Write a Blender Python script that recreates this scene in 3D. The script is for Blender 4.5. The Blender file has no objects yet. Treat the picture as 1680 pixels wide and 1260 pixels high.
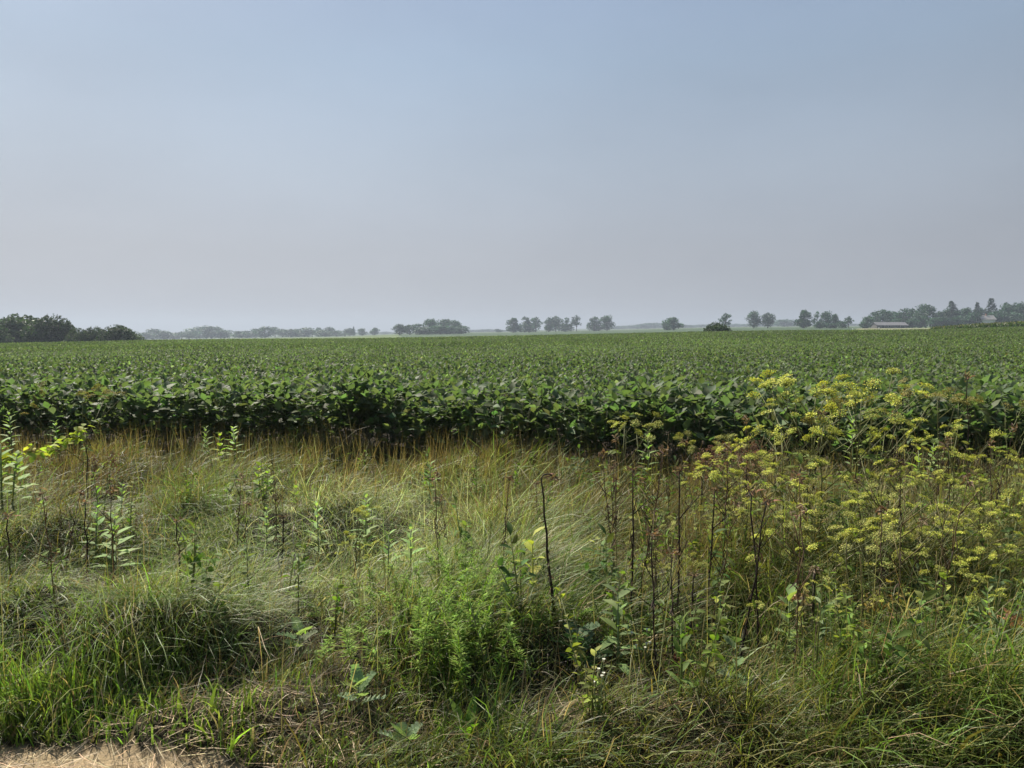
import bpy, math
import numpy as np
from mathutils import Vector, Matrix

sc = bpy.context.scene
col = sc.collection
PI = math.pi

# ------------------------------------------------------------------ camera
EYE = 1.65
FPX = 1262.0                       # focal length in pixels of the 1680 wide frame
HOR = 545.0                        # row of the true horizon
PITCH = math.atan((630 - HOR) / FPX)
cam = bpy.data.cameras.new('camera')
cam.sensor_width = 36.0
cam.lens = 36.0 * FPX / 1680.0
cam.clip_start = 0.05
cam.clip_end = 20000.0
camo = bpy.data.objects.new('camera', cam)
camo.location = (0, 0, EYE)
camo.rotation_euler = (PI / 2 - PITCH, 0, 0)
col.objects.link(camo)
sc.camera = camo

# ------------------------------------------------------------------ light
SUN_EL = math.radians(45)
SUN_AZ = math.radians(-38)         # clockwise from the view direction (+Y); negative = to the left
SUN_DIR = Vector((math.sin(SUN_AZ) * math.cos(SUN_EL), math.cos(SUN_AZ) * math.cos(SUN_EL), math.sin(SUN_EL)))

world = bpy.data.worlds.new('World')
sc.world = world
world.use_nodes = True
wn, wl = world.node_tree.nodes, world.node_tree.links
wn.clear()
w_out = wn.new('ShaderNodeOutputWorld')
w_bg = wn.new('ShaderNodeBackground')
w_sky = wn.new('ShaderNodeTexSky')
w_sky.sky_type = 'NISHITA'
w_sky.sun_disc = False
w_sky.sun_elevation = SUN_EL
w_sky.sun_rotation = SUN_AZ
w_sky.air_density = 1.0
w_sky.dust_density = 4.0
w_sky.ozone_density = 1.5
w_tc = wn.new('ShaderNodeTexCoord')
w_sep = wn.new('ShaderNodeSeparateXYZ')
wl.new(w_tc.outputs['Generated'], w_sep.inputs[0])
w_ramp = wn.new('ShaderNodeValToRGB')       # smoke in the air: grey at the horizon, blue higher up
r = w_ramp.color_ramp
r.elements[0].position = 0.0
r.elements[0].color = (0.24, 0.248, 0.278, 1)
r.elements[1].position = 1.0
r.elements[1].color = (0.120, 0.185, 0.298, 1)
for p, c in ((0.10, (0.212, 0.226, 0.256)), (0.20, (0.197, 0.230, 0.275)), (0.32, (0.164, 0.214, 0.280)), (0.42, (0.148, 0.197, 0.280))):
    e = r.elements.new(p)
    e.color = (*c, 1)
wl.new(w_sep.outputs['Z'], w_ramp.inputs[0])
w_dot = wn.new('ShaderNodeVectorMath')
w_dot.operation = 'DOT_PRODUCT'
w_dot.inputs[1].default_value = SUN_DIR
wl.new(w_tc.outputs['Generated'], w_dot.inputs[0])
w_map = wn.new('ShaderNodeMapRange')        # forward scattering round the sun
w_map.inputs['From Min'].default_value = -0.3
w_map.inputs['From Max'].default_value = 1.0
w_map.inputs['To Min'].default_value = 0.5
w_map.inputs['To Max'].default_value = 1.10
wl.new(w_dot.outputs['Value'], w_map.inputs['Value'])
w_mul = wn.new('ShaderNodeVectorMath')
w_mul.operation = 'SCALE'
wl.new(w_ramp.outputs[0], w_mul.inputs[0])
wl.new(w_map.outputs[0], w_mul.inputs['Scale'])
w_sc = wn.new('ShaderNodeVectorMath')
w_sc.operation = 'SCALE'
w_sc.inputs['Scale'].default_value = 0.08
wl.new(w_sky.outputs[0], w_sc.inputs[0])
w_mix = wn.new('ShaderNodeMix')
w_mix.data_type = 'RGBA'
w_mix.inputs['Factor'].default_value = 0.94
wl.new(w_sc.outputs[0], w_mix.inputs[6])
w_nz = wn.new('ShaderNodeTexNoise')          # faint unevenness of the smoke
w_nz.inputs['Scale'].default_value = 1.8
w_nz.inputs['Detail'].default_value = 4
w_mp = wn.new('ShaderNodeMapping')
w_mp.inputs['Scale'].default_value = (1, 1, 2.6)
wl.new(w_tc.outputs['Generated'], w_mp.inputs[0])
wl.new(w_mp.outputs[0], w_nz.inputs['Vector'])
w_nm = wn.new('ShaderNodeMapRange')
w_nm.inputs['From Min'].default_value = .3
w_nm.inputs['From Max'].default_value = .7
w_nm.inputs['To Min'].default_value = .91
w_nm.inputs['To Max'].default_value = 1.09
wl.new(w_nz.outputs[0], w_nm.inputs['Value'])
w_m2 = wn.new('ShaderNodeVectorMath')
w_m2.operation = 'SCALE'
wl.new(w_mul.outputs[0], w_m2.inputs[0])
wl.new(w_nm.outputs[0], w_m2.inputs['Scale'])
wl.new(w_m2.outputs[0], w_mix.inputs[7])
wl.new(w_mix.outputs[2], w_bg.inputs['Color'])
w_bg.inputs['Strength'].default_value = 1.0
wl.new(w_bg.outputs[0], w_out.inputs[0])

sun = bpy.data.lights.new('sun', 'SUN')
sun.energy = 5.0
sun.angle = math.radians(0.8)
sun.color = (1.0, 0.92, 0.80)
suno = bpy.data.objects.new('sun', sun)
suno.rotation_euler = (-SUN_DIR).to_track_quat('-Z', 'Y').to_euler()
suno.location = SUN_DIR * 200
col.objects.link(suno)

sc.view_settings.view_transform = 'Standard'
sc.view_settings.look = 'None'
sc.view_settings.exposure = 1.05
sc.view_settings.gamma = 1.0
sc.render.engine = 'CYCLES'
cy = sc.cycles
cy.max_bounces = 5
cy.diffuse_bounces = 3
cy.glossy_bounces = 2
cy.transmission_bounces = 3
cy.volume_bounces = 0
cy.use_denoising = True
cy.caustics_reflective = False
cy.caustics_refractive = False

# ------------------------------------------------------------------ helpers
SP, CP = math.sin(PITCH), math.cos(PITCH)


def ray(px, py):
    u, v = (px - 840) / FPX, -(py - 630) / FPX
    return np.array((u, CP + v * SP, -SP + v * CP))


def at(px, py, depth):
    """the point seen at a pixel of the photograph, at a distance along +Y"""
    d = ray(px, py)
    return np.array((0, 0, EYE)) + d * (depth / d[1])


def project(P):
    P = np.asarray(P)
    x, y, z = P[..., 0], P[..., 1], P[..., 2] - EYE
    f = y * CP - z * SP
    f = np.maximum(f, 0.05)
    return 840 + FPX * x / f, 630 - FPX * (y * SP + z * CP) / f


def wave(x, y, seed, scale=1.0, n=7):
    """smooth noise, about -1..1"""
    g = np.random.default_rng(seed)
    o = 0
    for k in range(n):
        a, m, p = g.uniform(0, 2 * PI), g.uniform(.5, 1.9), g.uniform(0, 2 * PI)
        o = o + np.sin((x * math.cos(a) + y * math.sin(a)) * m / scale + p)
    return o / math.sqrt(n) * .75


MOUNDS = []
for _px, _py, _h, _r in ((130, 835, .24, .55), (60, 965, .22, .4), (440, 905, .2, .5), (590, 800, .14, .8), (330, 985, .2, .4), (190, 1000, .16, .35), (890, 985, .2, .4), (500, 1070, .18, .35), (700, 1010, .14, .5),
                         (1010, 1090, .1, .35), (1250, 1080, .08, .4), (1560, 1090, .18, .5), (250, 1090, .1, .3), (1420, 1030, .16, .4), (850, 1120, .06, .3), (300, 800, .14, .6), (1180, 900, .1, .6)):
    _d = (EYE - .35) / ((_py - HOR) / FPX)
    MOUNDS.append(((_px - 840) / FPX * _d, _d, _h, _r))


# terrain: rows of the photograph at which the ground lies, by column and distance
T_COL = np.array([-900, 0, 240, 560, 700, 820, 1000, 1160, 1300, 1500, 1680, 2500.])
T_CREST = np.array([563, 561, 557, 556, 554, 552, 548.5, 545, 542.5, 541, 538, 536.])   # top of the crop on the crest
T_ROWS = {
    180: np.array([566, 565, 563, 562, 560, 558, 556, 554, 554, 557, 549, 548.]),
    400: np.array([559, 558, 557.5, 554, 551, 549, 546, 542, 539.5, 539.5, 538, 538.]),
    650: np.array([557, 557, 557, 552.5, 547, 546, 542.5, 538.5, 537.5, 537.5, 537, 537.]),
    1300: np.array([556, 556, 555.5, 551, 546, 544.5, 541, 537.5, 536, 536, 535, 535.]),
    2300: np.array([550, 550, 549, 548, 545, 543, 538.5, 536.5, 534.5, 534, 532, 532.]),
    3900: np.array([546, 546, 546, 545.5, 544, 542.5, 538, 536, 534, 533, 532, 532.]),
}
CREST_R = 92.0
SOY_H = 0.88
T_R = np.array([0, 9, 13] + [CREST_R] + list(T_ROWS), dtype=float)


def smooth01(t):
    t = np.clip(t, 0, 1)
    return t * t * (3 - 2 * t)


def terrain(x, y):
    x, y = np.asarray(x, float), np.asarray(y, float)
    rr = np.hypot(x, y)
    yy = np.maximum(y, 1e-6)
    c = np.where(y > 0, 840 + FPX * x / yy, np.where(x > 0, 2500, -900))
    c = np.clip(c, -900, 2500)
    tab = [np.zeros_like(rr), np.zeros_like(rr), np.zeros_like(rr)]
    k = np.interp(c, T_COL, T_CREST)
    tab.append(EYE - (k - HOR) / FPX * CREST_R - SOY_H)
    for R, row in T_ROWS.items():
        tab.append(EYE - (np.interp(c, T_COL, row) - HOR) / FPX * R)
    tab = np.stack(tab)
    i = np.clip(np.searchsorted(T_R, rr, side='right') - 1, 0, len(T_R) - 2)
    t = (rr - T_R[i]) / (T_R[i + 1] - T_R[i])
    t = np.where(i >= 4, np.clip(t, 0, 1), smooth01(t) * .35 + np.clip(t, 0, 1) * .65)
    a = np.take_along_axis(tab.reshape(len(T_R), -1), i.reshape(1, -1), 0).reshape(rr.shape)
    b = np.take_along_axis(tab.reshape(len(T_R), -1), (i + 1).reshape(1, -1), 0).reshape(rr.shape)
    z = a * (1 - t) + b * t
    near = np.clip((13 - rr) / 4, 0, 1) * np.clip((rr - 2.2) / 1.0, 0, 1)
    z = z + near * (0.13 * wave(x, y, 5, .5) + 0.05 * wave(x, y, 6, .2))
    if np.any(near > 0):
        m = 0
        for mx, my, mh, mr_ in MOUNDS:
            m = m + mh * np.exp(-((x - mx) / mr_) ** 2 - ((y - my) / (mr_ * np.where(y < my, .55, 1.0))) ** 2)
        z = z + m * np.clip(near * 2, 0, 1)
    return z


# soybean field edge: runs obliquely, nearer on the right
def soy_front(x):
    return 9.1 - 0.185 * np.asarray(x)


class MB:
    """collects vertices and faces for ONE mesh object"""

    def __init__(self):
        self.V, self.F3, self.F4, self.C, self.n = [], [], [], [], 0

    def add(self, V, F3=None, F4=None, c=None):
        V = np.asarray(V, float).reshape(-1, 3)
        if F3 is not None and len(F3):
            self.F3.append(np.asarray(F3, np.int64).reshape(-1, 3) + self.n)
        if F4 is not None and len(F4):
            self.F4.append(np.asarray(F4, np.int64).reshape(-1, 4) + self.n)
        if c is None:
            c = (1, 1, 1)
        c = np.asarray(c, float)
        if c.ndim == 1:
            c = np.tile(c, (len(V), 1))
        self.V.append(V)
        self.C.append(c)
        self.n += len(V)
        return self

    def data(self, name, mat, smooth=True):
        V = np.concatenate(self.V)
        C = np.concatenate(self.C)
        F3 = np.concatenate(self.F3) if self.F3 else np.zeros((0, 3), np.int64)
        F4 = np.concatenate(self.F4) if self.F4 else np.zeros((0, 4), np.int64)
        me = bpy.data.meshes.new(name)
        me.vertices.add(len(V))
        me.vertices.foreach_set('co', V.astype(np.float32).ravel())
        loops = np.concatenate([F3.ravel(), F4.ravel()]).astype(np.int32)
        tot = np.concatenate([np.full(len(F3), 3), np.full(len(F4), 4)]).astype(np.int32)
        st = np.concatenate([[0], np.cumsum(tot)[:-1]]).astype(np.int32)
        me.loops.add(len(loops))
        me.loops.foreach_set('vertex_index', loops)
        me.polygons.add(len(tot))
        me.polygons.foreach_set('loop_start', st)
        me.polygons.foreach_set('loop_total', tot)
        me.polygons.foreach_set('use_smooth', np.full(len(tot), smooth, bool))
        a = me.color_attributes.new('tint', 'FLOAT_COLOR', 'POINT')
        a.data.foreach_set('color', np.concatenate([C, np.ones((len(C), 1))], 1).astype(np.float32).ravel())
        me.update(calc_edges=True)
        me.materials.append(mat)
        return me

    def build(self, name, mat, parent=None, smooth=True):
        o = bpy.data.objects.new(name, self.data(name, mat, smooth))
        col.objects.link(o)
        if parent:
            o.parent = parent
        return o


def tag(o, label, cat, group=None, kind=None):
    o['label'] = label
    o['category'] = cat
    if group:
        o['group'] = group
    if kind:
        o['kind'] = kind
    return o


def empty(name, loc=(0, 0, 0), rz=0.0):
    o = bpy.data.objects.new(name, None)
    o.empty_display_size = .1
    o.location = loc
    o.rotation_euler = (0, 0, rz)
    col.objects.link(o)
    return o


def put(o, loc, rz=0.0, s=(1, 1, 1), tilt=(0, 0)):
    o.location = tuple(float(v) for v in loc)
    o.rotation_euler = (tilt[0], tilt[1], rz)
    o.scale = s
    return o


def copy_tree(o, parent=None):
    c = o.copy()
    col.objects.link(c)
    c.parent = parent
    for ch in o.children:
        copy_tree(ch, c)
    return c


class Kind:
    """first use hands out the original, later uses hand out copies"""

    def __init__(self, make):
        self.o, self.make, self.used = None, make, False

    def take(self):
        if self.o is None:
            self.o = self.make()
            return self.o
        return copy_tree(self.o)


# ---- shapes
def unit(v):
    v = np.asarray(v, float)
    return v / np.maximum(np.linalg.norm(v, axis=-1, keepdims=True), 1e-9)


def leaves(mb, P, D, N, L, W, c, fold=.2, droop=.2, w1=1.0, w2=.66):
    """n folded leaves of eight vertices"""
    P, D, N = np.atleast_2d(P), unit(np.atleast_2d(D)), np.atleast_2d(N)
    n = len(P)
    S = unit(np.cross(D, N))
    N = np.cross(S, D)
    L = np.broadcast_to(np.asarray(L, float), (n,))[:, None]
    W = np.broadcast_to(np.asarray(W, float), (n,))[:, None] * .5
    droop = np.broadcast_to(np.asarray(droop, float), (n,))[:, None]

    def ctr(t):
        return P + D * L * t - N * droop * L * t * t
    m1, m2, tip = ctr(.36), ctr(.7), ctr(1.0)
    l1, r1 = m1 + S * W * w1 + N * fold * W, m1 - S * W * w1 + N * fold * W
    l2, r2 = m2 + S * W * w2 + N * fold * W * .8, m2 - S * W * w2 + N * fold * W * .8
    V = np.stack([P, l1, m1, r1, l2, m2, r2, tip], 1)
    b = np.arange(n)[:, None] * 8
    F3 = np.concatenate([b + [0, 1, 2], b + [0, 2, 3], b + [4, 7, 5], b + [5, 7, 6]])
    F4 = np.concatenate([b + [2, 1, 4, 5], b + [3, 2, 5, 6]])
    c = np.asarray(c, float)
    if c.ndim == 2:
        c = np.repeat(c, 8, 0)
    mb.add(V.reshape(-1, 3), F3, F4, c)


def diamonds(mb, P, D, N, L, W, c, bend=.15):
    """n small folded diamonds of four vertices, for foliage seen from far"""
    P, D, N = np.atleast_2d(P), unit(np.atleast_2d(D)), np.atleast_2d(N)
    n = len(P)
    S = unit(np.cross(D, N))
    N = np.cross(S, D)
    L = np.broadcast_to(np.asarray(L, float), (n,))[:, None]
    W = np.broadcast_to(np.asarray(W, float), (n,))[:, None] * .5
    m = P + D * L * .45
    V = np.stack([P, m + S * W + N * bend * L, P + D * L, m - S * W + N * bend * L], 1)
    b = np.arange(n)[:, None] * 4
    F3 = np.concatenate([b + [0, 1, 2], b + [0, 2, 3]])
    c = np.asarray(c, float)
    if c.ndim == 2:
        c = np.repeat(c, 4, 0)
    mb.add(V.reshape(-1, 3), F3, None, c)


def tube(mb, pts, rad, sides=5, c=(1, 1, 1)):
    pts = np.asarray(pts, float)
    n = len(pts)
    rad = np.broadcast_to(np.asarray(rad, float), (n,))
    tg = unit(np.gradient(pts, axis=0))
    ref = np.eye(3)[np.argmin(np.abs(tg).max(0))][None]       # the axis least along the tube
    a = unit(np.cross(tg, ref))
    b = np.cross(tg, a)
    th = np.arange(sides) * 2 * PI / sides
    V = pts[:, None] + rad[:, None, None] * (np.cos(th)[None, :, None] * a[:, None] + np.sin(th)[None, :, None] * b[:, None])
    V = V.reshape(-1, 3)
    F = []
    for i in range(n - 1):
        for j in range(sides):
            k = (j + 1) % sides
            F.append((i * sides + j, i * sides + k, (i + 1) * sides + k, (i + 1) * sides + j))
    cap0 = [(0, j + 1, j) for j in range(1, sides - 1)]
    e = (n - 1) * sides
    cap1 = [(e, e + j, e + j + 1) for j in range(1, sides - 1)]
    mb.add(V, cap0 + cap1, F, c)


def box(mb, lo, hi, c=(1, 1, 1)):
    x0, y0, z0 = lo
    x1, y1, z1 = hi
    V = [(x0, y0, z0), (x1, y0, z0), (x1, y1, z0), (x0, y1, z0), (x0, y0, z1), (x1, y0, z1), (x1, y1, z1), (x0, y1, z1)]
    mb.add(V, None, [(0, 3, 2, 1), (4, 5, 6, 7), (0, 1, 5, 4), (1, 2, 6, 5), (2, 3, 7, 6), (3, 0, 4, 7)], c)


def vary(g, n, base, hue=.12, val=.2):
    base = np.asarray(base, float)
    v = np.exp(g.normal(0, val, (n, 1)))
    h = np.exp(g.normal(0, hue, (n, 3)))
    return np.clip(base * v * h, 0.004, .85)


def rnd_dirs(g, n):
    return unit(g.normal(0, 1, (n, 3)))


# ---- materials
def mat_leaf(name, translucent=.35, rough=.5, spec=.3, tint_t=(1.15, 1.25, .6), noise=12.0, amount=.25, per_object=.0):
    m = bpy.data.materials.new(name)
    m.use_nodes = True
    N, K = m.node_tree.nodes, m.node_tree.links
    N.clear()
    out = N.new('ShaderNodeOutputMaterial')
    at_ = N.new('ShaderNodeAttribute')
    at_.attribute_name = 'tint'
    geo = N.new('ShaderNodeNewGeometry')
    nz = N.new('ShaderNodeTexNoise')
    nz.inputs['Scale'].default_value = noise
    nz.inputs['Detail'].default_value = 2
    K.new(geo.outputs['Position'], nz.inputs['Vector'])
    mr = N.new('ShaderNodeMapRange')
    mr.inputs['From Min'].default_value = .25
    mr.inputs['From Max'].default_value = .75
    mr.inputs['To Min'].default_value = 1 - amount
    mr.inputs['To Max'].default_value = 1 + amount
    K.new(nz.outputs[0], mr.inputs['Value'])
    fac = mr.outputs[0]
    if per_object:
        oi = N.new('ShaderNodeObjectInfo')
        m2 = N.new('ShaderNodeMapRange')
        m2.inputs['To Min'].default_value = 1 - per_object
        m2.inputs['To Max'].default_value = 1 + per_object
        K.new(oi.outputs['Random'], m2.inputs['Value'])
        mm = N.new('ShaderNodeMath')
        mm.operation = 'MULTIPLY'
        K.new(fac, mm.inputs[0])
        K.new(m2.outputs[0], mm.inputs[1])
        fac = mm.outputs[0]
    sc_ = N.new('ShaderNodeVectorMath')
    sc_.operation = 'SCALE'
    K.new(at_.outputs['Color'], sc_.inputs[0])
    K.new(fac, sc_.inputs['Scale'])
    p = N.new('ShaderNodeBsdfPrincipled')
    p.inputs['Roughness'].default_value = rough
    p.inputs['Specular IOR Level'].default_value = spec
    K.new(sc_.outputs[0], p.inputs['Base Color'])
    sh = p.outputs[0]
    if translucent:
        tr = N.new('ShaderNodeBsdfTranslucent')
        tm = N.new('ShaderNodeVectorMath')
        tm.operation = 'MULTIPLY'
        tm.inputs[1].default_value = tint_t
        K.new(sc_.outputs[0], tm.inputs[0])
        K.new(tm.outputs[0], tr.inputs['Color'])
        mx = N.new('ShaderNodeMixShader')
        mx.inputs[0].default_value = translucent
        K.new(sh, mx.inputs[1])
        K.new(tr.outputs[0], mx.inputs[2])
        sh = mx.outputs[0]
    K.new(sh, out.inputs['Surface'])
    return m


M_GRASS = mat_leaf('grass blades', .42, .48, .24, (1.1, 1.15, .65), 3.0, .2)
M_SOY = mat_leaf('soybean leaf', .46, .60, .17, (1.1, 1.3, .6), 9.0, .2)
M_STEM = mat_leaf('green stem', 0, .6, .3, noise=40, amount=.3)
M_DEAD = mat_leaf('dead dry stem', 0, .85, .15, noise=60, amount=.55)
M_WITHER = mat_leaf('withered leaf', .25, .8, .15, (1.2, 1.0, .7), 45, .45)
M_LEAF = mat_leaf('weed leaf', .42, .65, .14, (1.15, 1.35, .5), 25, .2, .12)
M_FLOWER = mat_leaf('parsnip flower', .25, .7, .2, (1.1, 1.1, .6), 50, .15, .12)
M_WHITE = mat_leaf('white petal', .25, .7, .2, (1, 1, .9), 50, .1)
M_CROWN = mat_leaf('tree foliage', .22, .6, .25, (1.1, 1.3, .5), .25, .3, .2)
M_BARK = mat_leaf('bark', 0, .9, .1, noise=3, amount=.3)
M_PAINT = mat_leaf('weathered paint', 0, .6, .3, noise=1.2, amount=.12)
M_CORN = mat_leaf('corn leaf', .3, .45, .4, (1.1, 1.4, .5), 1.0, .2)
M_STRAW = mat_leaf('straw', .15, .6, .35, (1.1, 1, .7), 30, .25)

# ground
M_GROUND = bpy.data.materials.new('earth')
M_GROUND.use_nodes = True
N, K = M_GROUND.node_tree.nodes, M_GROUND.node_tree.links
pb = N['Principled BSDF']
pb.inputs['Roughness'].default_value = .95
pb.inputs['Specular IOR Level'].default_value = .1
ga = N.new('ShaderNodeAttribute')
ga.attribute_name = 'tint'
gg = N.new('ShaderNodeNewGeometry')
n1 = N.new('ShaderNodeTexNoise')
n1.inputs['Scale'].default_value = 14
n1.inputs['Detail'].default_value = 8
n1.inputs['Roughness'].default_value = .7
K.new(gg.outputs['Position'], n1.inputs['Vector'])
n2 = N.new('ShaderNodeTexNoise')
n2.inputs['Scale'].default_value = .03
n2.inputs['Detail'].default_value = 5
K.new(gg.outputs['Position'], n2.inputs['Vector'])
mr = N.new('ShaderNodeMapRange')
mr.inputs['From Min'].default_value = .3
mr.inputs['From Max'].default_value = .7
mr.inputs['To Min'].default_value = .6
mr.inputs['To Max'].default_value = 1.4
K.new(n1.outputs[0], mr.inputs['Value'])
mr2 = N.new('ShaderNodeMapRange')
mr2.inputs['From Min'].default_value = .3
mr2.inputs['From Max'].default_value = .7
mr2.inputs['To Min'].default_value = .8
mr2.inputs['To Max'].default_value = 1.2
K.new(n2.outputs[0], mr2.inputs['Value'])
mm = N.new('ShaderNodeMath')
mm.operation = 'MULTIPLY'
K.new(mr.outputs[0], mm.inputs[0])
K.new(mr2.outputs[0], mm.inputs[1])
gs = N.new('ShaderNodeVectorMath')
gs.operation = 'SCALE'
K.new(ga.outputs['Color'], gs.inputs[0])
K.new(mm.outputs[0], gs.inputs['Scale'])
K.new(gs.outputs[0], pb.inputs['Base Color'])
bp = N.new('ShaderNodeBump')
bp.inputs['Strength'].default_value = .6
bp.inputs['Distance'].default_value = .03
K.new(n1.outputs[0], bp.inputs['Height'])
K.new(bp.outputs[0], pb.inputs['Normal'])

# ------------------------------------------------------------------ ground
DIRT_EDGE_PX = np.array([[-200, 1244], [0, 1236], [60, 1239], [150, 1244], [260, 1249], [380, 1255], [480, 1272], [600, 1300], [2500, 1330]])


def dirt(x, y, z=0.0):
    """1 on the bare shoulder where the photographer stands"""
    X, Y = np.asarray(x, float), np.asarray(y, float)
    e = []
    for p, q in DIRT_EDGE_PX:
        d = ray(p, q)
        k = -EYE / d[2]
        e.append((d[0] * k, d[1] * k))
    e = np.array(e)
    ed = np.interp(X, e[:, 0], e[:, 1]) + .05 * wave(X, Y, 31, .12)
    return Y < ed


def build_ground():
    ang = np.concatenate([np.linspace(-PI, -.85, 50, endpoint=False), np.linspace(-.85, .85, 260), np.linspace(.85, PI, 51)[1:-1]])
    rad = np.concatenate([[.02], np.arange(.3, 2.0, .3), np.arange(2.0, 4.2, .07), np.arange(4.2, 14, .18), np.geomspace(14, 180, 60), np.geomspace(182, 3900, 110)])
    A, R = np.meshgrid(ang, rad)
    X, Y = R * np.sin(A), R * np.cos(A)
    Z = terrain(X, Y)
    c = np.zeros(X.shape + (3,))
    c[...] = (.032, .028, .015)                                    # thatch under the grass, its tint darkened to stand for shade
    c[dirt(X, Y)] = (.30, .23, .135)
    c[Y < 1.5] = (.30, .22, .15)
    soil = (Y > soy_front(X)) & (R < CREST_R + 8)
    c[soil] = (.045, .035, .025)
    yy = np.maximum(Y, 1e-6)
    P = np.where(Y > 0, 840 + FPX * X / yy, 5000)
    far = R > CREST_R + 8
    c[far] = (.085, .12, .045)
    c[far & (R > 230) & (R < 420)] = (.11, .15, .055)             # pale hay field
    c[far & (R > 330) & (R < 700) & (P > 660) & (P < 1420)] = (.045, .075, .035)   # far corn
    c[far & (R > 235) & (R < 300) & (P > 480) & (P < 1120)] = (.17, .19, .085)
    c[far & (R > 320) & (R < 400) & (P > 1405) & (P < 1560)] = (.17, .17, .095)    # cut strip before the farm
    c[far & (R > 800)] = (.06, .085, .04)
    na, nr = len(ang), len(rad)
    i, j = np.meshgrid(np.arange(nr - 1), np.arange(na), indexing='ij')
    k = (j + 1) % na
    F = np.stack([i * na + j, i * na + k, (i + 1) * na + k, (i + 1) * na + j], -1).reshape(-1, 4)[:, ::-1]
    mb = MB()
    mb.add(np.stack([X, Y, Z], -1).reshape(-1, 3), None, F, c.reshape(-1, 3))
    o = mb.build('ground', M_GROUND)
    tag(o, 'bare dirt shoulder, field soil and rolling far fields', 'ground', kind='structure')


build_ground()

# ------------------------------------------------------------------ haze
hb = MB()
box(hb, (-4100, -4100, -60), (4100, 4100, 62))
M_HAZE = bpy.data.materials.new('smoky air')
M_HAZE.use_nodes = True
N, K = M_HAZE.node_tree.nodes, M_HAZE.node_tree.links
N.clear()
ho = N.new('ShaderNodeOutputMaterial')
hv = N.new('ShaderNodeVolumePrincipled')
HAZE_D = 0.00052
hv.inputs['Density'].default_value = HAZE_D
hv.inputs['Color'].default_value = (.46, .53, .63, 1)
hv.inputs['Anisotropy'].default_value = .2
K.new(hv.outputs[0], ho.inputs['Volume'])
haze = hb.build('haze', M_HAZE, smooth=False)
tag(haze, 'pale smoky summer haze over the fields', 'haze', kind='stuff')

# ------------------------------------------------------------------ trees
G_FOL = np.array((.036, .090, .050))  # foliage green with some blue of the distant haze put into it


def limb_pts(g, p0, p1, n=4, wob=.03):
    t = np.linspace(0, 1, n)[:, None]
    p = np.asarray(p0) * (1 - t) + np.asarray(p1) * t
    p[1:-1] += g.normal(0, wob, (n - 2, 3))
    return p


def crown_lobes(g, mb, lobes, n, size, base, flat=.8, inner=.35):
    """leaf clumps in the shells of several lobes; lobes: (x, y, z, r)"""
    lobes = np.asarray(lobes, float)
    w = lobes[:, 3] ** 2
    k = g.choice(len(lobes), n, p=w / w.sum())
    d = rnd_dirs(g, n)
    rr = np.where(g.random(n) < inner, g.uniform(.2, .8, n), g.uniform(.8, 1.12, n))
    P = lobes[k, :3] + d * (lobes[k, 3] * rr)[:, None] * np.array((1, 1, flat))
    keep = P[:, 2] > .04
    P, d = P[keep], d[keep]
    m = len(P)
    D = unit(d * .6 + rnd_dirs(g, m) + np.array((0, 0, .25)))
    Nn = unit(d + rnd_dirs(g, m) * .8)
    s = size * g.uniform(.6, 1.4, m)
    lc = np.exp(g.normal(0, .18, len(lobes)))[k][keep]
    c = vary(g, m, base, .1, .2) * lc[:, None]
    diamonds(mb, P - D * s[:, None] * .5, D, Nn, s, s * .75, c, .12)


def make_broad(seed, airy=0.0, n=1700, size=.07, base=G_FOL, cone=0.0, trunk_h=.25, name='broadleaf_tree'):
    def make():
        g = np.random.default_rng(seed)
        root = empty(name)
        tr = MB()
        bc = (.055, .045, .035)
        tube(tr, [(0, 0, -.03), (.004, .003, .1), (-.004, 0, .3), (0, .004, .55)], [.034, .026, .02, .012], 7, bc)
        lobes = []
        k = int(g.integers(14, 19)) if not airy else int(g.integers(14, 18))
        for i in range(k):
            a = g.uniform(0, 2 * PI)
            z = g.uniform(trunk_h + .1, .86)
            if cone:
                rmax = .42 * max(.1, 1 - (z - trunk_h) / (1.02 - trunk_h)) ** .7
            else:
                rmax = .37 * math.sqrt(max(.04, 1 - ((z - .46) / .45) ** 2))
            q = rmax * math.sqrt(g.uniform(.15, 1))
            rr = g.uniform(.15, .23) * (1 - .3 * cone) if not airy else g.uniform(.085, .145)
            lobes.append((q * math.cos(a), q * math.sin(a), z, rr))
            if i % 2 == 0:
                tube(tr, limb_pts(g, (0, 0, g.uniform(.22, .5)), lobes[-1][:3]), [.013, .01, .007, .004], 5, bc)
        lobes.append((0, 0, .88, .11))
        lobes.append((0, 0, .6, .2 if not airy else .1))
        if not airy:
            for a in (0, 2.1, 4.2):
                lobes.append((.22 * math.cos(a + seed), .22 * math.sin(a + seed), .30, .20))
                lobes.append((.13 * math.cos(a + seed + 1), .13 * math.sin(a + seed + 1), .15, .13))
        tr.build('trunk', M_BARK, root)
        cr = MB()
        crown_lobes(g, cr, lobes, n, size * (.8 if airy else 1), base)
        cr.build('crown', M_CROWN, root)
        return root
    return Kind(make)


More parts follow.
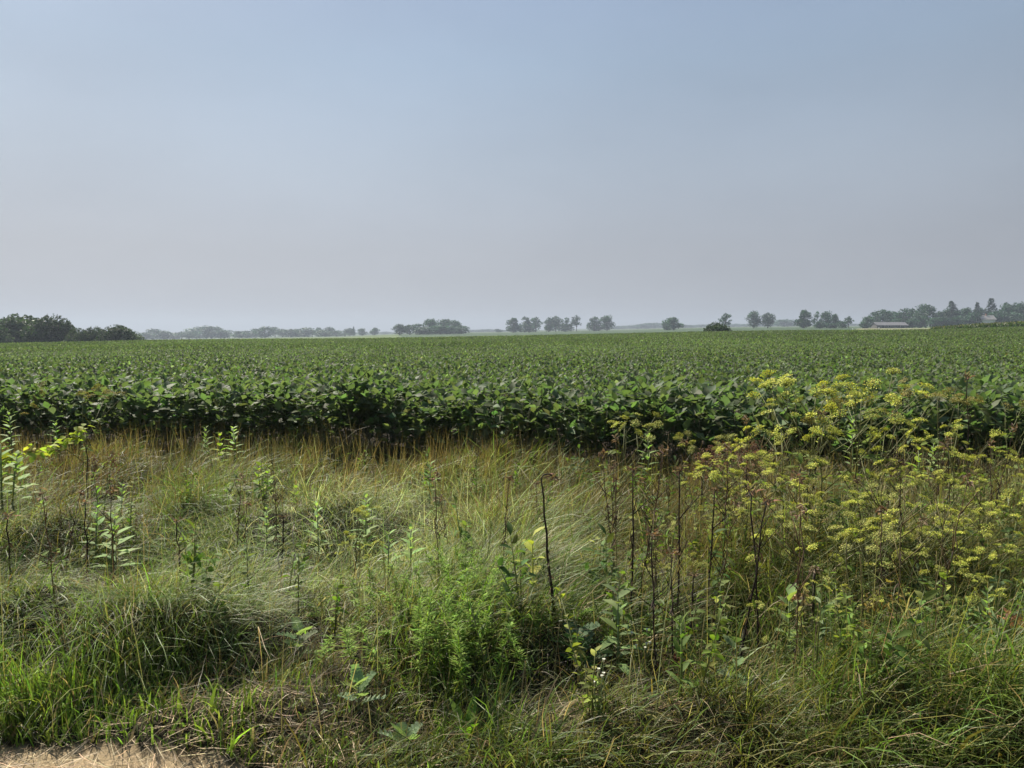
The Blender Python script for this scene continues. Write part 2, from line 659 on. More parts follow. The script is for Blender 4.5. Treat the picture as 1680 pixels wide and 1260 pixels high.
def make_spruce(seed, name='spruce_tree'):
    def make():
        g = np.random.default_rng(seed)
        root = empty(name)
        tr = MB()
        tube(tr, [(0, 0, -.03), (0, 0, .5), (0, 0, .985)], [.02, .012, .003], 6, (.05, .04, .03))
        tr.build('trunk', M_BARK, root)
        cr = MB()
        for z in np.linspace(.06, .97, 24):
            nb = int(7 + 6 * (1 - z))
            R = (.5 * (1 - z) ** .85 + .03) * g.uniform(.7, 1.1)
            for i in range(nb):
                a = g.uniform(0, 2 * PI)
                L = R * g.uniform(.65, 1.1)
                t = np.linspace(.15, 1, 8)
                P = np.stack([L * t * math.cos(a), L * t * math.sin(a), z + .10 * L * np.sin(t * 3) - .22 * L * t], 1)
                D = np.array((math.cos(a), math.sin(a), -.45)) + g.normal(0, .5, (8, 3))
                s = .055 * g.uniform(.6, 1.3, 8)
                diamonds(cr, P, D, np.array((0, 0, 1.)) + g.normal(0, .5, (8, 3)), s, s * .7, vary(g, 8, (.026, .056, .036), .08, .18))
        cr.build('crown', M_CROWN, root)
        return root
    return Kind(make)


def make_shrub(seed, n_shoot=340, base=(.05, .082, .034), name='willow_shrub', leaf=.055, per=14, spike=.06):
    """rounded shrub with upright leafy shoots breaking its outline"""
    def make():
        g = np.random.default_rng(seed)
        root = empty(name)
        tr = MB()
        for i in range(7):
            a = g.uniform(0, 2 * PI)
            tube(tr, limb_pts(g, (.04 * math.cos(a), .04 * math.sin(a), -.03), (.28 * math.cos(a), .28 * math.sin(a), .7), 5, .02), [.014, .012, .01, .007, .004], 5, (.05, .042, .032))
        tr.build('trunk', M_BARK, root)
        cr = MB()
        # leafy mass
        lobes = []
        for i in range(30):
            a = g.uniform(0, 2 * PI)
            q = .38 * math.sqrt(g.random())
            z = g.uniform(.08, .78) * math.sqrt(max(.2, 1 - (q / .46) ** 2))
            lobes.append((q * math.cos(a), q * math.sin(a), z, g.uniform(.16, .25)))
        crown_lobes(g, cr, lobes, n_shoot * 20, leaf, base, .9, .3)
        for i in range(n_shoot):
            a = g.uniform(0, 2 * PI)
            q = .5 * math.sqrt(g.random())
            top = .82 * math.sqrt(max(.04, 1 - (q / .5) ** 2)) * (1 + .1 * math.sin(3 * a + seed)) + .05
            d = unit(np.array((q * math.cos(a) * 1.1, q * math.sin(a) * 1.1, .75)) + g.normal(0, .16, 3))
            L = spike * g.uniform(.6, 1.4)
            t = np.linspace(0, 1, per)[:, None]
            P = np.array((q * math.cos(a), q * math.sin(a), top - L * .5)) + d * L * t
            D = d * .7 + g.normal(0, .6, (per, 3))
            s = leaf * .75 * g.uniform(.6, 1.2, per) * (1.15 - .5 * t[:, 0])
            diamonds(cr, P, D, rnd_dirs(g, per), s, s * .5, vary(g, per, np.asarray(base) * 1.15, .1, .2))
        cr.build('crown', M_CROWN, root)
        return root
    return Kind(make)


BROAD = [make_broad(11 + i) for i in range(4)]
DENSE = [make_broad(31 + i, cone=.8, trunk_h=.05) for i in range(2)]
AIRY = [make_broad(51 + i, airy=1, n=760, size=.085, trunk_h=.2) for i in range(4)]
SPRUCE = [make_spruce(71), make_spruce(72)]
LOW = [make_broad(91 + i, n=1100, trunk_h=0.0, size=.085) for i in range(3)]
BIG = [make_broad(111 + i, n=2600, size=.06, trunk_h=.1) for i in range(3)]
WILLOW = [make_shrub(131), make_shrub(132, spike=.07)]
BUSH = [make_shrub(141, 200, (.06, .09, .03), 'leafy_bush', .07, 10)]
KINDS = {'broad': BROAD, 'dense': DENSE, 'airy': AIRY, 'spruce': SPRUCE, 'low': LOW, 'big': BIG, 'willow': WILLOW, 'bush': BUSH}
count_k = {}
trng = np.random.default_rng(8)


WIDE = {'willow': 1.12, 'bush': 1.15, 'spruce': 1.75, 'broad': 1.16, 'airy': 1.18, 'low': 1.4}


def tree(px, top, wpx, dist, kind, label, cat='tree', group=None, sink=.0):
    i = count_k.get(kind, 0)
    count_k[kind] = i + 1
    K_ = KINDS[kind][i % len(KINDS[kind])]
    p = at(px, top, dist)
    z0 = float(terrain(p[0], p[1])) - sink
    h = (p[2] - z0) * 1.02
    w = wpx / FPX * dist
    o = K_.take()
    put(o, (p[0], p[1], z0), trng.uniform(0, 6.28), (w * WIDE.get(kind, 1.25), w * WIDE.get(kind, 1.25), h))
    tag(o, label, cat, group)
    return o


# left: near shrubs at the end of the crop
gl = 'willow shrubs at the left end of the field'
tree(28, 514, 92, 150, 'willow', 'largest dark rounded willow at far left edge of field, dome shaped', 'tree', gl, .3)
tree(84, 515, 66, 143, 'willow', 'dark rounded willow joined to the right side of the largest one', 'tree', gl, .3)
tree(-22, 528, 60, 140, 'willow', 'dark willow cut by the left frame edge', 'tree', gl, .3)
tree(126, 537, 34, 138, 'bush', 'low grey green bush just right of the tall dark willows', 'bush', gl, .3)
tree(156, 535, 40, 141, 'willow', 'low bush in the middle of the shrub row right of the willows', 'bush', gl, .3)
tree(192, 532, 58, 140, 'willow', 'widest low bush with spiky upright shoots, right of the dark willows', 'bush', gl, .3)
tree(221, 543, 24, 150, 'bush', 'small yellowish green bush ending the shrub row before the hazy treeline', 'bush', gl, .3)
# far hazy treeline, left
gt = 'hazy treeline across the far left'
fl = 'hazy blue green tree within the long distant treeline left of the central grove'
far_left = [(236, 545, 26), (252, 541, 20), (268, 544, 22), (284, 545, 26), (298, 542, 22), (310, 543, 20), (322, 537.5, 26), (346, 536.5, 30), (362, 541, 20),
            (376, 540, 20), (392, 541.5, 24), (406, 543, 20), (420, 541, 20), (434, 536, 22), (451, 535, 22), (463, 538, 18), (477, 540, 20), (490, 541, 20), (500, 538, 22),
            (512, 541, 20), (521, 535, 14), (533, 541, 20), (540, 538, 16), (552, 543.5, 24), (566, 546, 22)]
for i, (px, tp, w) in enumerate(far_left):
    tree(px, tp + 1.5 * math.sin(i * 5.1), w * 1.25, 800 + 60 * math.sin(i * 2.3), ('broad', 'low', 'broad', 'low', 'airy')[i % 5], fl, 'tree', gt)
tree(574, 538, 19, 760, 'broad', 'leftmost of three small separate trees right of the long treeline', 'tree')
tree(580, 535.5, 6, 745, 'dense', 'thin pointed treetop beside the leftmost of three small trees', 'tree')
tree(594, 539, 17, 780, 'broad', 'middle one of three small separate trees before the central grove', 'tree')
tree(614, 537, 16, 740, 'broad', 'rightmost of three small separate trees before the central grove', 'tree')
for px, tp, w in ((632, 544, 26), (604, 547, 30), (640, 546, 20)):
    tree(px, tp, w, 1500, 'low', 'pale low tree far behind the gap left of the central grove', 'tree', 'pale trees in the gap left of the grove')
# central grove
tree(655, 532, 24, 520, 'broad', 'leftmost low tree of the rounded central grove', 'tree')
tree(672, 532.5, 26, 530, 'broad', 'second low tree from the left in the central grove', 'tree')
tree(689, 531, 26, 520, 'low', 'low tree joining the grove left of its tall hump', 'tree')
tree(708, 523.5, 30, 530, 'broad', 'left tall rounded tree in the hump of the central grove', 'tree')
tree(728, 522.5, 30, 540, 'broad', 'tallest tree at the top of the central grove', 'tree')
tree(745, 526, 24, 530, 'broad', 'tree right of the tallest one in the central grove', 'tree')
tree(757, 533, 24, 525, 'low', 'low rightmost tree of the rounded central grove', 'tree')
for px, tp, w in ((722, 534, 40), (738, 536, 34), (700, 536, 30)):
    tree(px, tp, w, 512, 'low', 'low leafy growth at the foot of the central grove', 'tree', 'low growth under the central grove')
# pale distance right of the grove
for px, tp, w in ((770, 541.5, 36), (790, 540.5, 36), (806, 540, 34), (826, 541.5, 30)):
    tree(px, tp, w, 1450, 'low', 'very pale distant wood between the central grove and the row of tall trees', 'tree', 'very pale wood right of the grove')
tree(818, 539.5, 12, 900, 'low', 'tiny dark round tree left of the row of tall trees', 'tree')
# row of tall trees
tree(842, 520.5, 30, 620, 'dense', 'dense cone shaped tree at the left end of the tall row', 'tree')
tree(861, 519, 22, 625, 'airy', 'airy tree second from the left in the tall row', 'tree')
tree(879, 519.5, 24, 615, 'airy', 'airy round tree third in the tall row, left of the first gap', 'tree')
tree(868, 529, 32, 628, 'low', 'low bushy growth under the two airy trees in the tall row', 'tree')
tree(900, 520.5, 17, 620, 'dense', 'small pointed dense tree right of the first gap in tall row', 'tree')
tree(912, 518, 21, 630, 'broad', 'round topped tree behind the pointed one in the tall row', 'tree')
tree(929, 520, 20, 625, 'airy', 'airy low tree left of the tall slender one', 'tree')
tree(928, 531, 24, 622, 'low', 'bush under the airy tree beside the tall slender one', 'bush')
tree(946, 516, 20, 618, 'airy', 'tall slender airy tree, highest of the tall row', 'tree')
tree(975, 519, 26, 620, 'airy', 'spreading airy tree, left one of the pair ending the row', 'tree')
tree(978, 528, 26, 625, 'low', 'low growth filling the lower half of the ending pair', 'tree')
tree(996, 518, 25, 622, 'broad', 'dense round tree ending the tall row at its right', 'tree')
# pale ridge wood
rid = [(1015, 535), (1030, 534), (1046, 532), (1060, 530), (1075, 529.5), (1090, 530), (1106, 530.5), (1124, 533), (1140, 533), (1158, 532), (1176, 533), (1196, 532.5), (1212, 531), (1228, 532), (1246, 530), (1264, 530), (1282, 527), (1296, 527), (1312, 530), (1330, 531), (1350, 531), (1372, 531), (1392, 531), (1410, 531)]
for i, (px, tp) in enumerate(rid):
    tree(px, tp, 30, 1500 + 120 * math.sin(i * 1.7), 'low', 'pale blue tree of the distant wooded ridge behind the fields', 'tree', 'trees of the distant wooded ridge')
tree(1105, 519.5, 34, 480, 'broad', 'lone spreading pale green tree between the tall row and dark bush', 'tree')
tree(1094, 527, 16, 486, 'low', 'small bush against the left side of the lone spreading tree', 'bush')
tree(1176, 527.5, 40, 118, 'willow', 'dark green round bush at the far edge of the crop', 'bush', None, .3)
tree(1191, 513.5, 24, 430, 'airy', 'tree with bare trunk standing behind the dark round bush', 'tree')
tree(1237, 511, 24, 500, 'broad', 'left tree of the dense pair in the middle right distance', 'tree')
tree(1260, 512.5, 23, 495, 'broad', 'right tree of the dense pair in the middle right distance', 'tree')
tree(1287, 524, 36, 1000, 'low', 'pale hazy clump right of the dense pair', 'tree')
# clump before the farm
tree(1320, 507, 30, 420, 'dense', 'big dense rounded tree left of the airy trees before the farm', 'tree')
tree(1341, 509.5, 15, 425, 'airy', 'thin airy tree touching the big dense rounded tree', 'tree')
tree(1356, 511, 19, 425, 'broad', 'mid height tree in the middle of the clump before farm', 'tree')
tree(1371, 514, 19, 420, 'broad', 'right tree of the clump before the farm, slightly lower', 'tree')
tree(1345, 527, 18, 395, 'low', 'dark bush at the foot of the thin airy tree', 'bush')
tree(1363, 530, 20, 395, 'low', 'pale round bush under the middle of the clump', 'bush')
tree(1381, 527, 14, 390, 'low', 'dark bush left of the small palm like airy tree', 'bush')
tree(1393, 518, 18, 400, 'airy', 'small airy tree with drooping open crown, standing alone', 'tree')
tree(1423, 520, 21, 385, 'broad', 'round tree at the left end of the farm grove', 'tree')
tree(1419, 530, 15, 372, 'low', 'dark bush in front of the left end of the long shed', 'bush')
# farm grove
tree(1449, 507.5, 38, 420, 'broad', 'tree with pale crown rising behind the shed roof', 'tree')
tree(1467, 511, 30, 430, 'broad', 'lower tree between the two crowns behind the shed', 'tree')
tree(1487, 504.5, 34, 425, 'broad', 'round crowned tree behind the right end of the shed', 'tree')
tree(1520, 500, 40, 415, 'broad', 'largest light green round tree of the farm grove', 'tree')
tree(1510, 516, 22, 405, 'low', 'round bush in front of the largest light green tree', 'bush')
tree(1541, 510, 26, 420, 'broad', 'tree between the largest green tree and first spruce', 'tree')
tree(1562, 494, 28, 410, 'spruce', 'wide dark spruce, leftmost of the farm spruces', 'tree')
tree(1562, 507, 32, 418, 'broad', 'dark tree directly behind the leftmost spruce', 'tree')
tree(1588, 503.5, 34, 420, 'broad', 'round tree between the left spruce and the small middle spruce', 'tree')
tree(1604, 496, 17, 412, 'spruce', 'small middle spruce rising above the grove', 'tree')
tree(1610, 506, 20, 425, 'broad', 'tree filling the gap left of the tallest spruce', 'tree')
tree(1627, 489.5, 24, 408, 'spruce', 'tallest spruce of the farm grove', 'tree')
tree(1650, 496, 30, 420, 'broad', 'tree just right of the tallest spruce', 'tree')
tree(1636, 511, 28, 400, 'low', 'low tree at the right foot of the tallest spruce', 'tree')
tree(1673, 497, 32, 415, 'broad', 'dark tree at the right frame edge of the farm grove', 'tree')
tree(1662, 512, 34, 402, 'low', 'low dark tree beside the right frame edge', 'tree')
tree(1700, 499, 36, 418, 'broad', 'tree cut by the right frame edge', 'tree')
for px, tp, w in ((1598, 511, 18), (1436, 527, 16), (1470, 529, 14), (1488, 527, 18), (1634, 516, 20), (1478, 522, 24), (1535, 520, 24), (1553, 521, 26), (1575, 518, 26), (1592, 518, 22), (1497, 524, 20)):
    tree(px, tp, w, 398, 'low', 'low bush along the foot of the farm grove', 'bush', 'bushes along the foot of the grove')

# ------------------------------------------------------------------ farm buildings
def building(name, px, base_py, dist, wm, dm, hw, hr, rz, wall_c, roof_c, openings, label, cat, chimney=False):
    p = at(px, base_py, dist)
    z0 = float(terrain(p[0], p[1]))
    root = empty(name, (p[0], p[1], z0), rz)
    w = MB()
    a, d = wm / 2, dm / 2
    V = [(-a, -d, -.4), (a, -d, -.4), (a, d, -.4), (-a, d, -.4), (-a, -d, hw), (a, -d, hw), (a, d, hw), (-a, d, hw), (-a, 0, hw + hr), (a, 0, hw + hr)]
    w.add(V, [(4, 8, 7), (5, 6, 9)], [(0, 1, 5, 4), (2, 3, 7, 6), (1, 2, 6, 5), (3, 0, 4, 7)], wall_c)
    w.build('wall', M_PAINT, root, False)
    rf = MB()
    o, t = .45, .14
    s = hr / d
    for sg in (-1, 1):
        y0, y1 = sg * (d + o), 0.0
        z_0, z_1 = hw - o * s + .02, hw + hr + .02
        q = [(-a - o, y0, z_0), (a + o, y0, z_0), (a + o, y1, z_1), (-a - o, y1, z_1)]
        V = q + [(x, y, z + t) for x, y, z in q]
        rf.add(V, None, [(0, 1, 2, 3), (4, 5, 6, 7), (0, 1, 5, 4), (1, 2, 6, 5), (2, 3, 7, 6), (3, 0, 4, 7)], roof_c)
    r_ = rf.build('roof', M_PAINT, root, False)
    if chimney:
        ch = MB()
        box(ch, (-.3, -.3, hw + hr - .5), (.3, .3, hw + hr + 1.0), (.25, .12, .08))
        ch.build('chimney', M_PAINT, r_, False)
    for kind, x, z, ww, hh in openings:
        f = MB()
        box(f, (x - ww / 2 - .08, -d - .05, z - .08), (x + ww / 2 + .08, -d + .01, z + hh + .08), (.6, .6, .58))
        fo = f.build(kind, M_PAINT, root, False)
        q = MB()
        box(q, (x - ww / 2, -d - .07, z), (x + ww / 2, -d - .045, z + hh), (.03, .035, .04))
        q.build('pane' if kind == 'window' else 'panel', M_PAINT, fo, False)
    return tag(root, label, cat)


building('farm_shed', 1458, 540, 388, 16.0, 6.0, 1.5, 1.4, .10, (.12, .115, .11), (.17, .165, .165),
         [('door', -5, 0, 1.6, 1.5), ('window', -1.5, .5, 1, .8), ('window', 2, .5, 1, .8), ('door', 5.5, 0, 2.2, 1.5)],
         'long low farm shed with pale metal roof in front of the grove', 'shed')
building('farmhouse', 1617, 538, 397, 6.4, 6.0, 4.0, 1.9, -.1, (.68, .68, .66), (.22, .21, .2),
         [('window', -1.6, .9, .9, 1.3), ('window', 1.5, .9, .9, 1.3), ('door', 0, 0, 1.0, 2.0)],
         'white farmhouse half hidden under the spruces', 'house', True)
for px, py, d, hh, lab in ((1399, 543, 260, 1.0, 'small white marker post alone at the far crop edge'), (1442, 541, 330, 1.2, 'small white post below the left end of the long shed')):
    p = at(px, py, d)
    z0 = float(terrain(p[0], p[1]))
    m = MB()
    tube(m, [(0, 0, -.1), (0, 0, hh * .9), (0, 0, hh)], [.16, .16, .1], 8, (.75, .75, .72))
    o = m.build('marker_post', M_PAINT)
    top = at(px, py - 4, d)[2]
    put(o, (p[0], p[1], z0), 0, (1, 1, max(.5, (top - z0) / hh)))
    tag(o, lab, 'post')

# ------------------------------------------------------------------ corn, right
def build_corn():
    g = np.random.default_rng(77)
    mb = MB()
    n = 9000
    px = g.uniform(1528, 2150, n)
    dep = 112 + 50 * g.random(n) ** 1.3
    x = (px - 840) / FPX * dep
    z0 = terrain(x, dep)
    H = g.normal(2.35, .12, n)
    want = np.interp(px, [1528, 1600, 1680, 2150], [539, 534, 529.5, 526])
    H = np.maximum(1.5, EYE - (want - HOR) / FPX * dep - z0 + g.normal(0, .12, n))
    for k in range(9):
        t = .3 + .7 * k / 9
        a = g.uniform(0, 2 * PI, n)
        P = np.stack([x, dep, z0 + H * t * .92], 1)
        up = .5 + .8 * g.random(n)
        D = np.stack([np.cos(a), np.sin(a), up], 1)
        diamonds(mb, P, D, np.stack([-np.cos(a) * up, -np.sin(a) * up, np.ones(n)], 1), g.uniform(.45, .8, n), .15, vary(g, n, (.05, .085, .025), .08, .2), .1)
    P = np.stack([x, dep, z0 + H * .9], 1)
    diamonds(mb, P, np.stack([g.normal(0, .15, n), g.normal(0, .15, n), np.ones(n)], 1), rnd_dirs(g, n), .38, .1, vary(g, n, (.22, .19, .09), .08, .2), .05)
    P = np.stack([x, dep, z0 - .05], 1)
    diamonds(mb, P, np.tile((0, 0, 1.), (n, 1)), rnd_dirs(g, n), H, .05, vary(g, n, (.05, .075, .025)), .0)
    o = mb.build('corn_crop', M_CORN)
    tag(o, 'band of tall tasselled corn on the rise at the right', 'corn', kind='stuff')


build_corn()

# ------------------------------------------------------------------ soybeans
SOY_C = np.array((.094, .126, .060))


def build_soy_far():
    g = np.random.default_rng(21)
    mb = MB()

    def canopy(x, y):
        return (SOY_H + .03 * wave(x, y, 41, .5) + .05 * wave(x, y, 42, 6.0)) * 1.0

    def tints(x, y, n):
        v = 1 + .12 * wave(x, y, 43, 5) + .10 * wave(x, y * .35, 44, 2.5)
        c = vary(g, n, SOY_C, .08, .2) * v[:, None]
        pale = g.random(n) < .06
        c[pale] = vary(g, int(pale.sum()), (.19, .24, .13), .05, .2)
        yel = np.clip(wave(x, y, 45, 14) - .4, 0, 1)[:, None]
        return c * (1 - .5 * yel) + np.array((.10, .13, .03)) * .5 * yel

    # near part, eight vertex leaves
    def pts(n, d0, d1, pw, side=.82):
        u = g.random(n)
        d = (d0 ** pw + u * (d1 ** pw - d0 ** pw)) ** (1 / pw)
        x = g.uniform(-1, 1, n) * (side * d + 1.5)
        return x, d
    n = 320000
    x, y = pts(n, 7.0, 38, 1.55)
    back = y - soy_front(x)
    inside = (x > -9.2) & (x < 8.0)
    k = (back > np.where(inside, 1.35, 0.0)) & (y > 6)
    x, y = x[k], y[k]
    n = len(x)
    top = canopy(x, y)
    dz = np.minimum(g.exponential(.09, n), .5)
    s = g.uniform(.065, .115, n) * np.clip(1.12 - .014 * y, .72, 1)
    P = np.stack([x, y, terrain(x, y) + top - dz], 1)
    a = g.uniform(0, 2 * PI, n)
    el = g.uniform(-.1, 1.4, n)
    D = np.stack([np.cos(a) * np.cos(el), np.sin(a) * np.cos(el), np.sin(el)], 1)
    Nn = np.stack([-np.cos(a) * np.sin(el), -np.sin(a) * np.sin(el), np.cos(el)], 1) + g.normal(0, .45, (n, 3))
    leaves(mb, P, D, Nn, s, s * .66, tints(x, y, n), .25, .25, 1, .62)
    # far part, four vertex leaves
    n = 600000
    x, y = pts(n, 36, CREST_R + 6, .9)
    k = np.hypot(x, y) < CREST_R + 5
    x, y = x[k], y[k]
    n = len(x)
    dz = np.minimum(g.exponential(.08, n), .4)
    s = np.maximum(.08, .00115 * y) * g.uniform(.75, 1.25, n)
    P = np.stack([x, y, terrain(x, y) + canopy(x, y) - dz], 1)
    a = g.uniform(0, 2 * PI, n)
    el = g.uniform(-.1, 1.35, n)
    D = np.stack([np.cos(a) * np.cos(el), np.sin(a) * np.cos(el), np.sin(el)], 1)
    Nn = np.stack([-np.cos(a) * np.sin(el), -np.sin(a) * np.sin(el), np.cos(el)], 1) + g.normal(0, .45, (n, 3))
    diamonds(mb, P, D, Nn, s, s * .75, tints(x, y, n), .12)
    o = mb.build('soybean_crop', M_SOY)
    tag(o, 'broad dark green soybean crop filling the field behind its front rows', 'soybean crop', kind='stuff')


build_soy_far()


def make_soy(seed):
    def make():
        g = np.random.default_rng(seed)
        root = empty('soybean_plant')
        st, lf = MB(), MB()
        sc_ = (.10, .10, .045)
        H = .86
        for q in range(3):
            a0, l0 = g.uniform(0, 6.28), (.03 if q == 0 else .14)
            top = np.array((l0 * math.cos(a0), l0 * math.sin(a0), H * g.uniform(.85, 1) - .12 * (q > 0)))
            main = limb_pts(g, (.01 * q, 0, -.03), top, 5, .012)
            tube(st, main, [.005, .0045, .004, .003, .002], 5, sc_)
            nodes = 13 if q == 0 else 9
            for i in range(nodes):
                t = .2 + .8 * i / (nodes - 1)
                if t < .42 and g.random() < .6:
                    continue
                p = main[0] * (1 - t) + main[-1] * t
                a = i * 2.4 + g.uniform(-.5, .5) + q
                out = g.uniform(.07, .17)
                e = p + np.array((math.cos(a) * out, math.sin(a) * out, g.uniform(.03, .13)))
                tube(st, [p, (p + e) / 2 + np.array((0, 0, .01)), e], [.0018, .0016, .0013], 4, (.11, .14, .05))
                for j, (da, f) in enumerate(((0, 1.0), (1.25, .85), (-1.25, .85))):
                    aa = a + da + g.normal(0, .25)
                    el = g.uniform(.1, 1.45)
                    D = np.array((math.cos(aa) * math.cos(el), math.sin(aa) * math.cos(el), math.sin(el)))
                    Nn = np.array((-math.cos(aa) * math.sin(el), -math.sin(aa) * math.sin(el), math.cos(el))) + g.normal(0, .3, 3)
                    L = g.uniform(.105, .155) * f
                    leaves(lf, e, D, Nn, L, L * .68, vary(g, 1, SOY_C * 1.12, .08, .2)[0], .22, g.uniform(.05, .4), 1, .62)
        st.build('stem', M_STEM, root)
        lf.build('foliage', M_SOY, root)
        return root
    return Kind(make)


SOYK = [make_soy(200 + i) for i in range(7)]
sg = np.random.default_rng(9)
soy_n = 0
for row in range(4):
    for q in range(74):
        x = -8.6 + q * .222 + sg.uniform(-.06, .06)
        y = float(soy_front(x)) + row * .36 + sg.uniform(-.09, .09) + (.1 if row == 0 else 0) * math.sin(q * 1.3)
        if abs(840 + FPX * x / y - 840) > 900 or soy_n >= 298:
            continue
        o = SOYK[int(sg.integers(0, 7))].take()
        s = sg.uniform(.92, 1.1) * (1 + .012 * max(0, x + 2))
        put(o, (x, y, float(terrain(x, y))), sg.uniform(0, 6.28), (1.12, 1.12, s), (sg.normal(0, .06), sg.normal(0, .06)))
        tag(o, ('soybean plant of the outermost row facing the tan grass' if row == 0 else 'soybean plant in the rows just behind the outermost row'), 'soybean plant',
            'soybean plants of the outermost row' if row == 0 else 'soybean plants behind the outermost row')
        soy_n += 1

# ------------------------------------------------------------------ grass
# where each sort grows, in photograph pixels at its tops: (x, y, rx, ry, sort, weight)
SORTS = ['mat', 'tan', 'red', 'lime', 'olive', 'green', 'straw', 'grey']
G_COL = np.array([(.130, .178, .062), (.13, .10, .04), (.12, .07, .036), (.16, .245, .042), (.16, .16, .038), (.115, .17, .038), (.38, .30, .17), (.31, .345, .20)])
G_LEN = np.array([.52, .34, .32, .28, .40, .40, .30, .48])
G_LEAN = np.array([.75, .2, .3, .15, .5, .4, .85, .7])
G_BEND = np.array([1.2, .6, .9, .75, 1.2, 1.2, .8, 1.15])
G_WID = np.array([.0024, .0022, .0024, .0062, .0038, .0042, .0034, .0022])
BLOBS = [
    (840, 738, 2000, 26, 'tan', 2.2), (840, 745, 2000, 40, 'olive', .9), (300, 745, 150, 25, 'green', .9), (760, 760, 120, 25, 'green', .7), (150, 760, 110, 45, 'red', 2.2), (560, 750, 90, 25, 'red', 1.2), (1210, 745, 70, 40, 'red', 2.0),
    (1000, 800, 200, 70, 'tan', 2.0), (1250, 790, 250, 60, 'tan', 1.2), (1000, 870, 140, 60, 'olive', 1.0),
    (640, 805, 140, 45, 'grey', 6.0), (430, 860, 190, 50, 'mat', 3.0), (470, 850, 150, 35, 'grey', 2.5), (300, 820, 260, 80, 'mat', 1.5), (680, 870, 190, 60, 'grey', 1.5), (440, 920, 120, 40, 'grey', 2.0),
    (130, 900, 160, 70, 'mat', 1.6), (60, 830, 90, 60, 'grey', .6), (240, 980, 200, 50, 'green', 1.2), (330, 970, 120, 60, 'mat', 1.0),
    (430, 770, 160, 50, 'green', 1.0), (900, 940, 120, 50, 'green', 2.0), (1200, 980, 130, 60, 'green', 1.2), (1500, 900, 220, 80, 'olive', 2.0), (1500, 1010, 260, 90, 'green', 1.6),
    (1560, 1150, 240, 110, 'green', 1.8), (1560, 820, 200, 50, 'olive', 2.0), (1300, 1130, 200, 90, 'olive', 1.4), (1100, 1150, 160, 80, 'olive', 1.0),
    (200, 1135, 250, 90, 'lime', 7.0), (60, 1060, 120, 60, 'lime', 1.4), (330, 1100, 110, 60, 'lime', 1.6), (60, 1180, 150, 60, 'lime', 5.0),
    (390, 1205, 60, 30, 'straw', 5.0), (540, 1150, 110, 70, 'olive', 5.0), (500, 1170, 110, 60, 'green', 4.0), (10, 1140, 40, 40, 'straw', 2.0), (430, 1100, 60, 60, 'straw', .7), (1370, 1200, 90, 60, 'straw', 1.4), (1130, 1180, 90, 60, 'straw', .5), (620, 1230, 300, 40, 'straw', .4), (570, 1200, 90, 60, 'green', 2.5), (560, 1240, 120, 40, 'olive', 2.0),
    (700, 1180, 200, 90, 'green', 1.4), (560, 1040, 90, 60, 'tan', 1.0), (720, 1020, 120, 70, 'lime', 1.2), (900, 1150, 120, 90, 'green', 1.2), (910, 1120, 80, 40, 'olive', 1.0), (480, 1110, 120, 60, 'olive', 1.2),
    (600, 950, 160, 50, 'olive', .9), (840, 830, 140, 60, 'mat', 1.0), (1380, 1250, 60, 30, 'straw', 2.5),
]


GAPS = [(160, 800, 90, 28, .9), (50, 1000, 80, 45, .9), (480, 960, 60, 30, .9), (350, 1050, 90, 28, .8), (900, 1060, 70, 50, .7), (60, 790, 60, 30, .7), 
        (470, 815, 60, 16, .7), (620, 765, 70, 14, .6), (760, 1150, 70, 40, .6), (1330, 1080, 60, 60, .5), (1480, 1090, 70, 25, .7), (1620, 1170, 60, 30, .7), (860, 790, 40, 20, .5), (1560, 745, 120, 20, .5)]


def sort_weights(px, py):
    w = np.zeros((len(SORTS), len(px)))
    w[SORTS.index('olive')] += .35
    w[SORTS.index('mat')] += .25
    w[SORTS.index('green')] += .25
    w[SORTS.index('straw')] += .06
    for bx, by, rx, ry, s, k in BLOBS:
        w[SORTS.index(s)] += k * np.exp(-((px - bx) / rx) ** 2 - ((py - by) / ry) ** 2)
    return w


def blades(mb, g, P, phi, L, lean, bend, wid, c, seg=4, twist=None, kink=None):
    """n curved tapering blades"""
    n = len(P)
    if twist is None:
        twist = g.normal(0, .7, n)
    pts = [P]
    cur = P.copy()
    for i in range(seg):
        t = (i + .5) / seg
        th = lean + bend * t ** 1.3
        if kink is not None and i >= 2:
            th = th + kink
        ph = phi + twist * .35 * t
        d = np.stack([np.sin(th) * np.cos(ph), np.sin(th) * np.sin(ph), np.cos(th)], 1)
        cur = cur + d * (L / seg)[:, None]
        pts.append(cur)
    side_a = phi + PI / 2 + twist
    S = np.stack([np.cos(side_a), np.sin(side_a), .35 * np.sin(twist * 3)], 1)
    prof = np.array([.8, 1.0, .85, .55, 0])[:seg + 1] if seg == 4 else np.linspace(1, 0, seg + 1)
    V = []
    for i in range(seg):
        V.append(pts[i] + S * (wid * .5 * prof[i])[:, None])
        V.append(pts[i] - S * (wid * .5 * prof[i])[:, None])
    V.append(pts[seg])
    V = np.stack(V, 1)
    m = 2 * seg + 1
    b = np.arange(n)[:, None] * m
    F4 = np.concatenate([b + [2 * i, 2 * i + 1, 2 * i + 3, 2 * i + 2] for i in range(seg - 1)])
    F3 = b + [2 * seg - 2, 2 * seg - 1, 2 * seg]
    mb.add(V.reshape(-1, 3), F3, F4, np.repeat(c, m, 0))


def flow(x, y):
    """direction in which the long grass has been laid over"""
    return -.6 + 1.5 * wave(x, y, 61, 1.3) + .7 * wave(x, y, 62, .5)


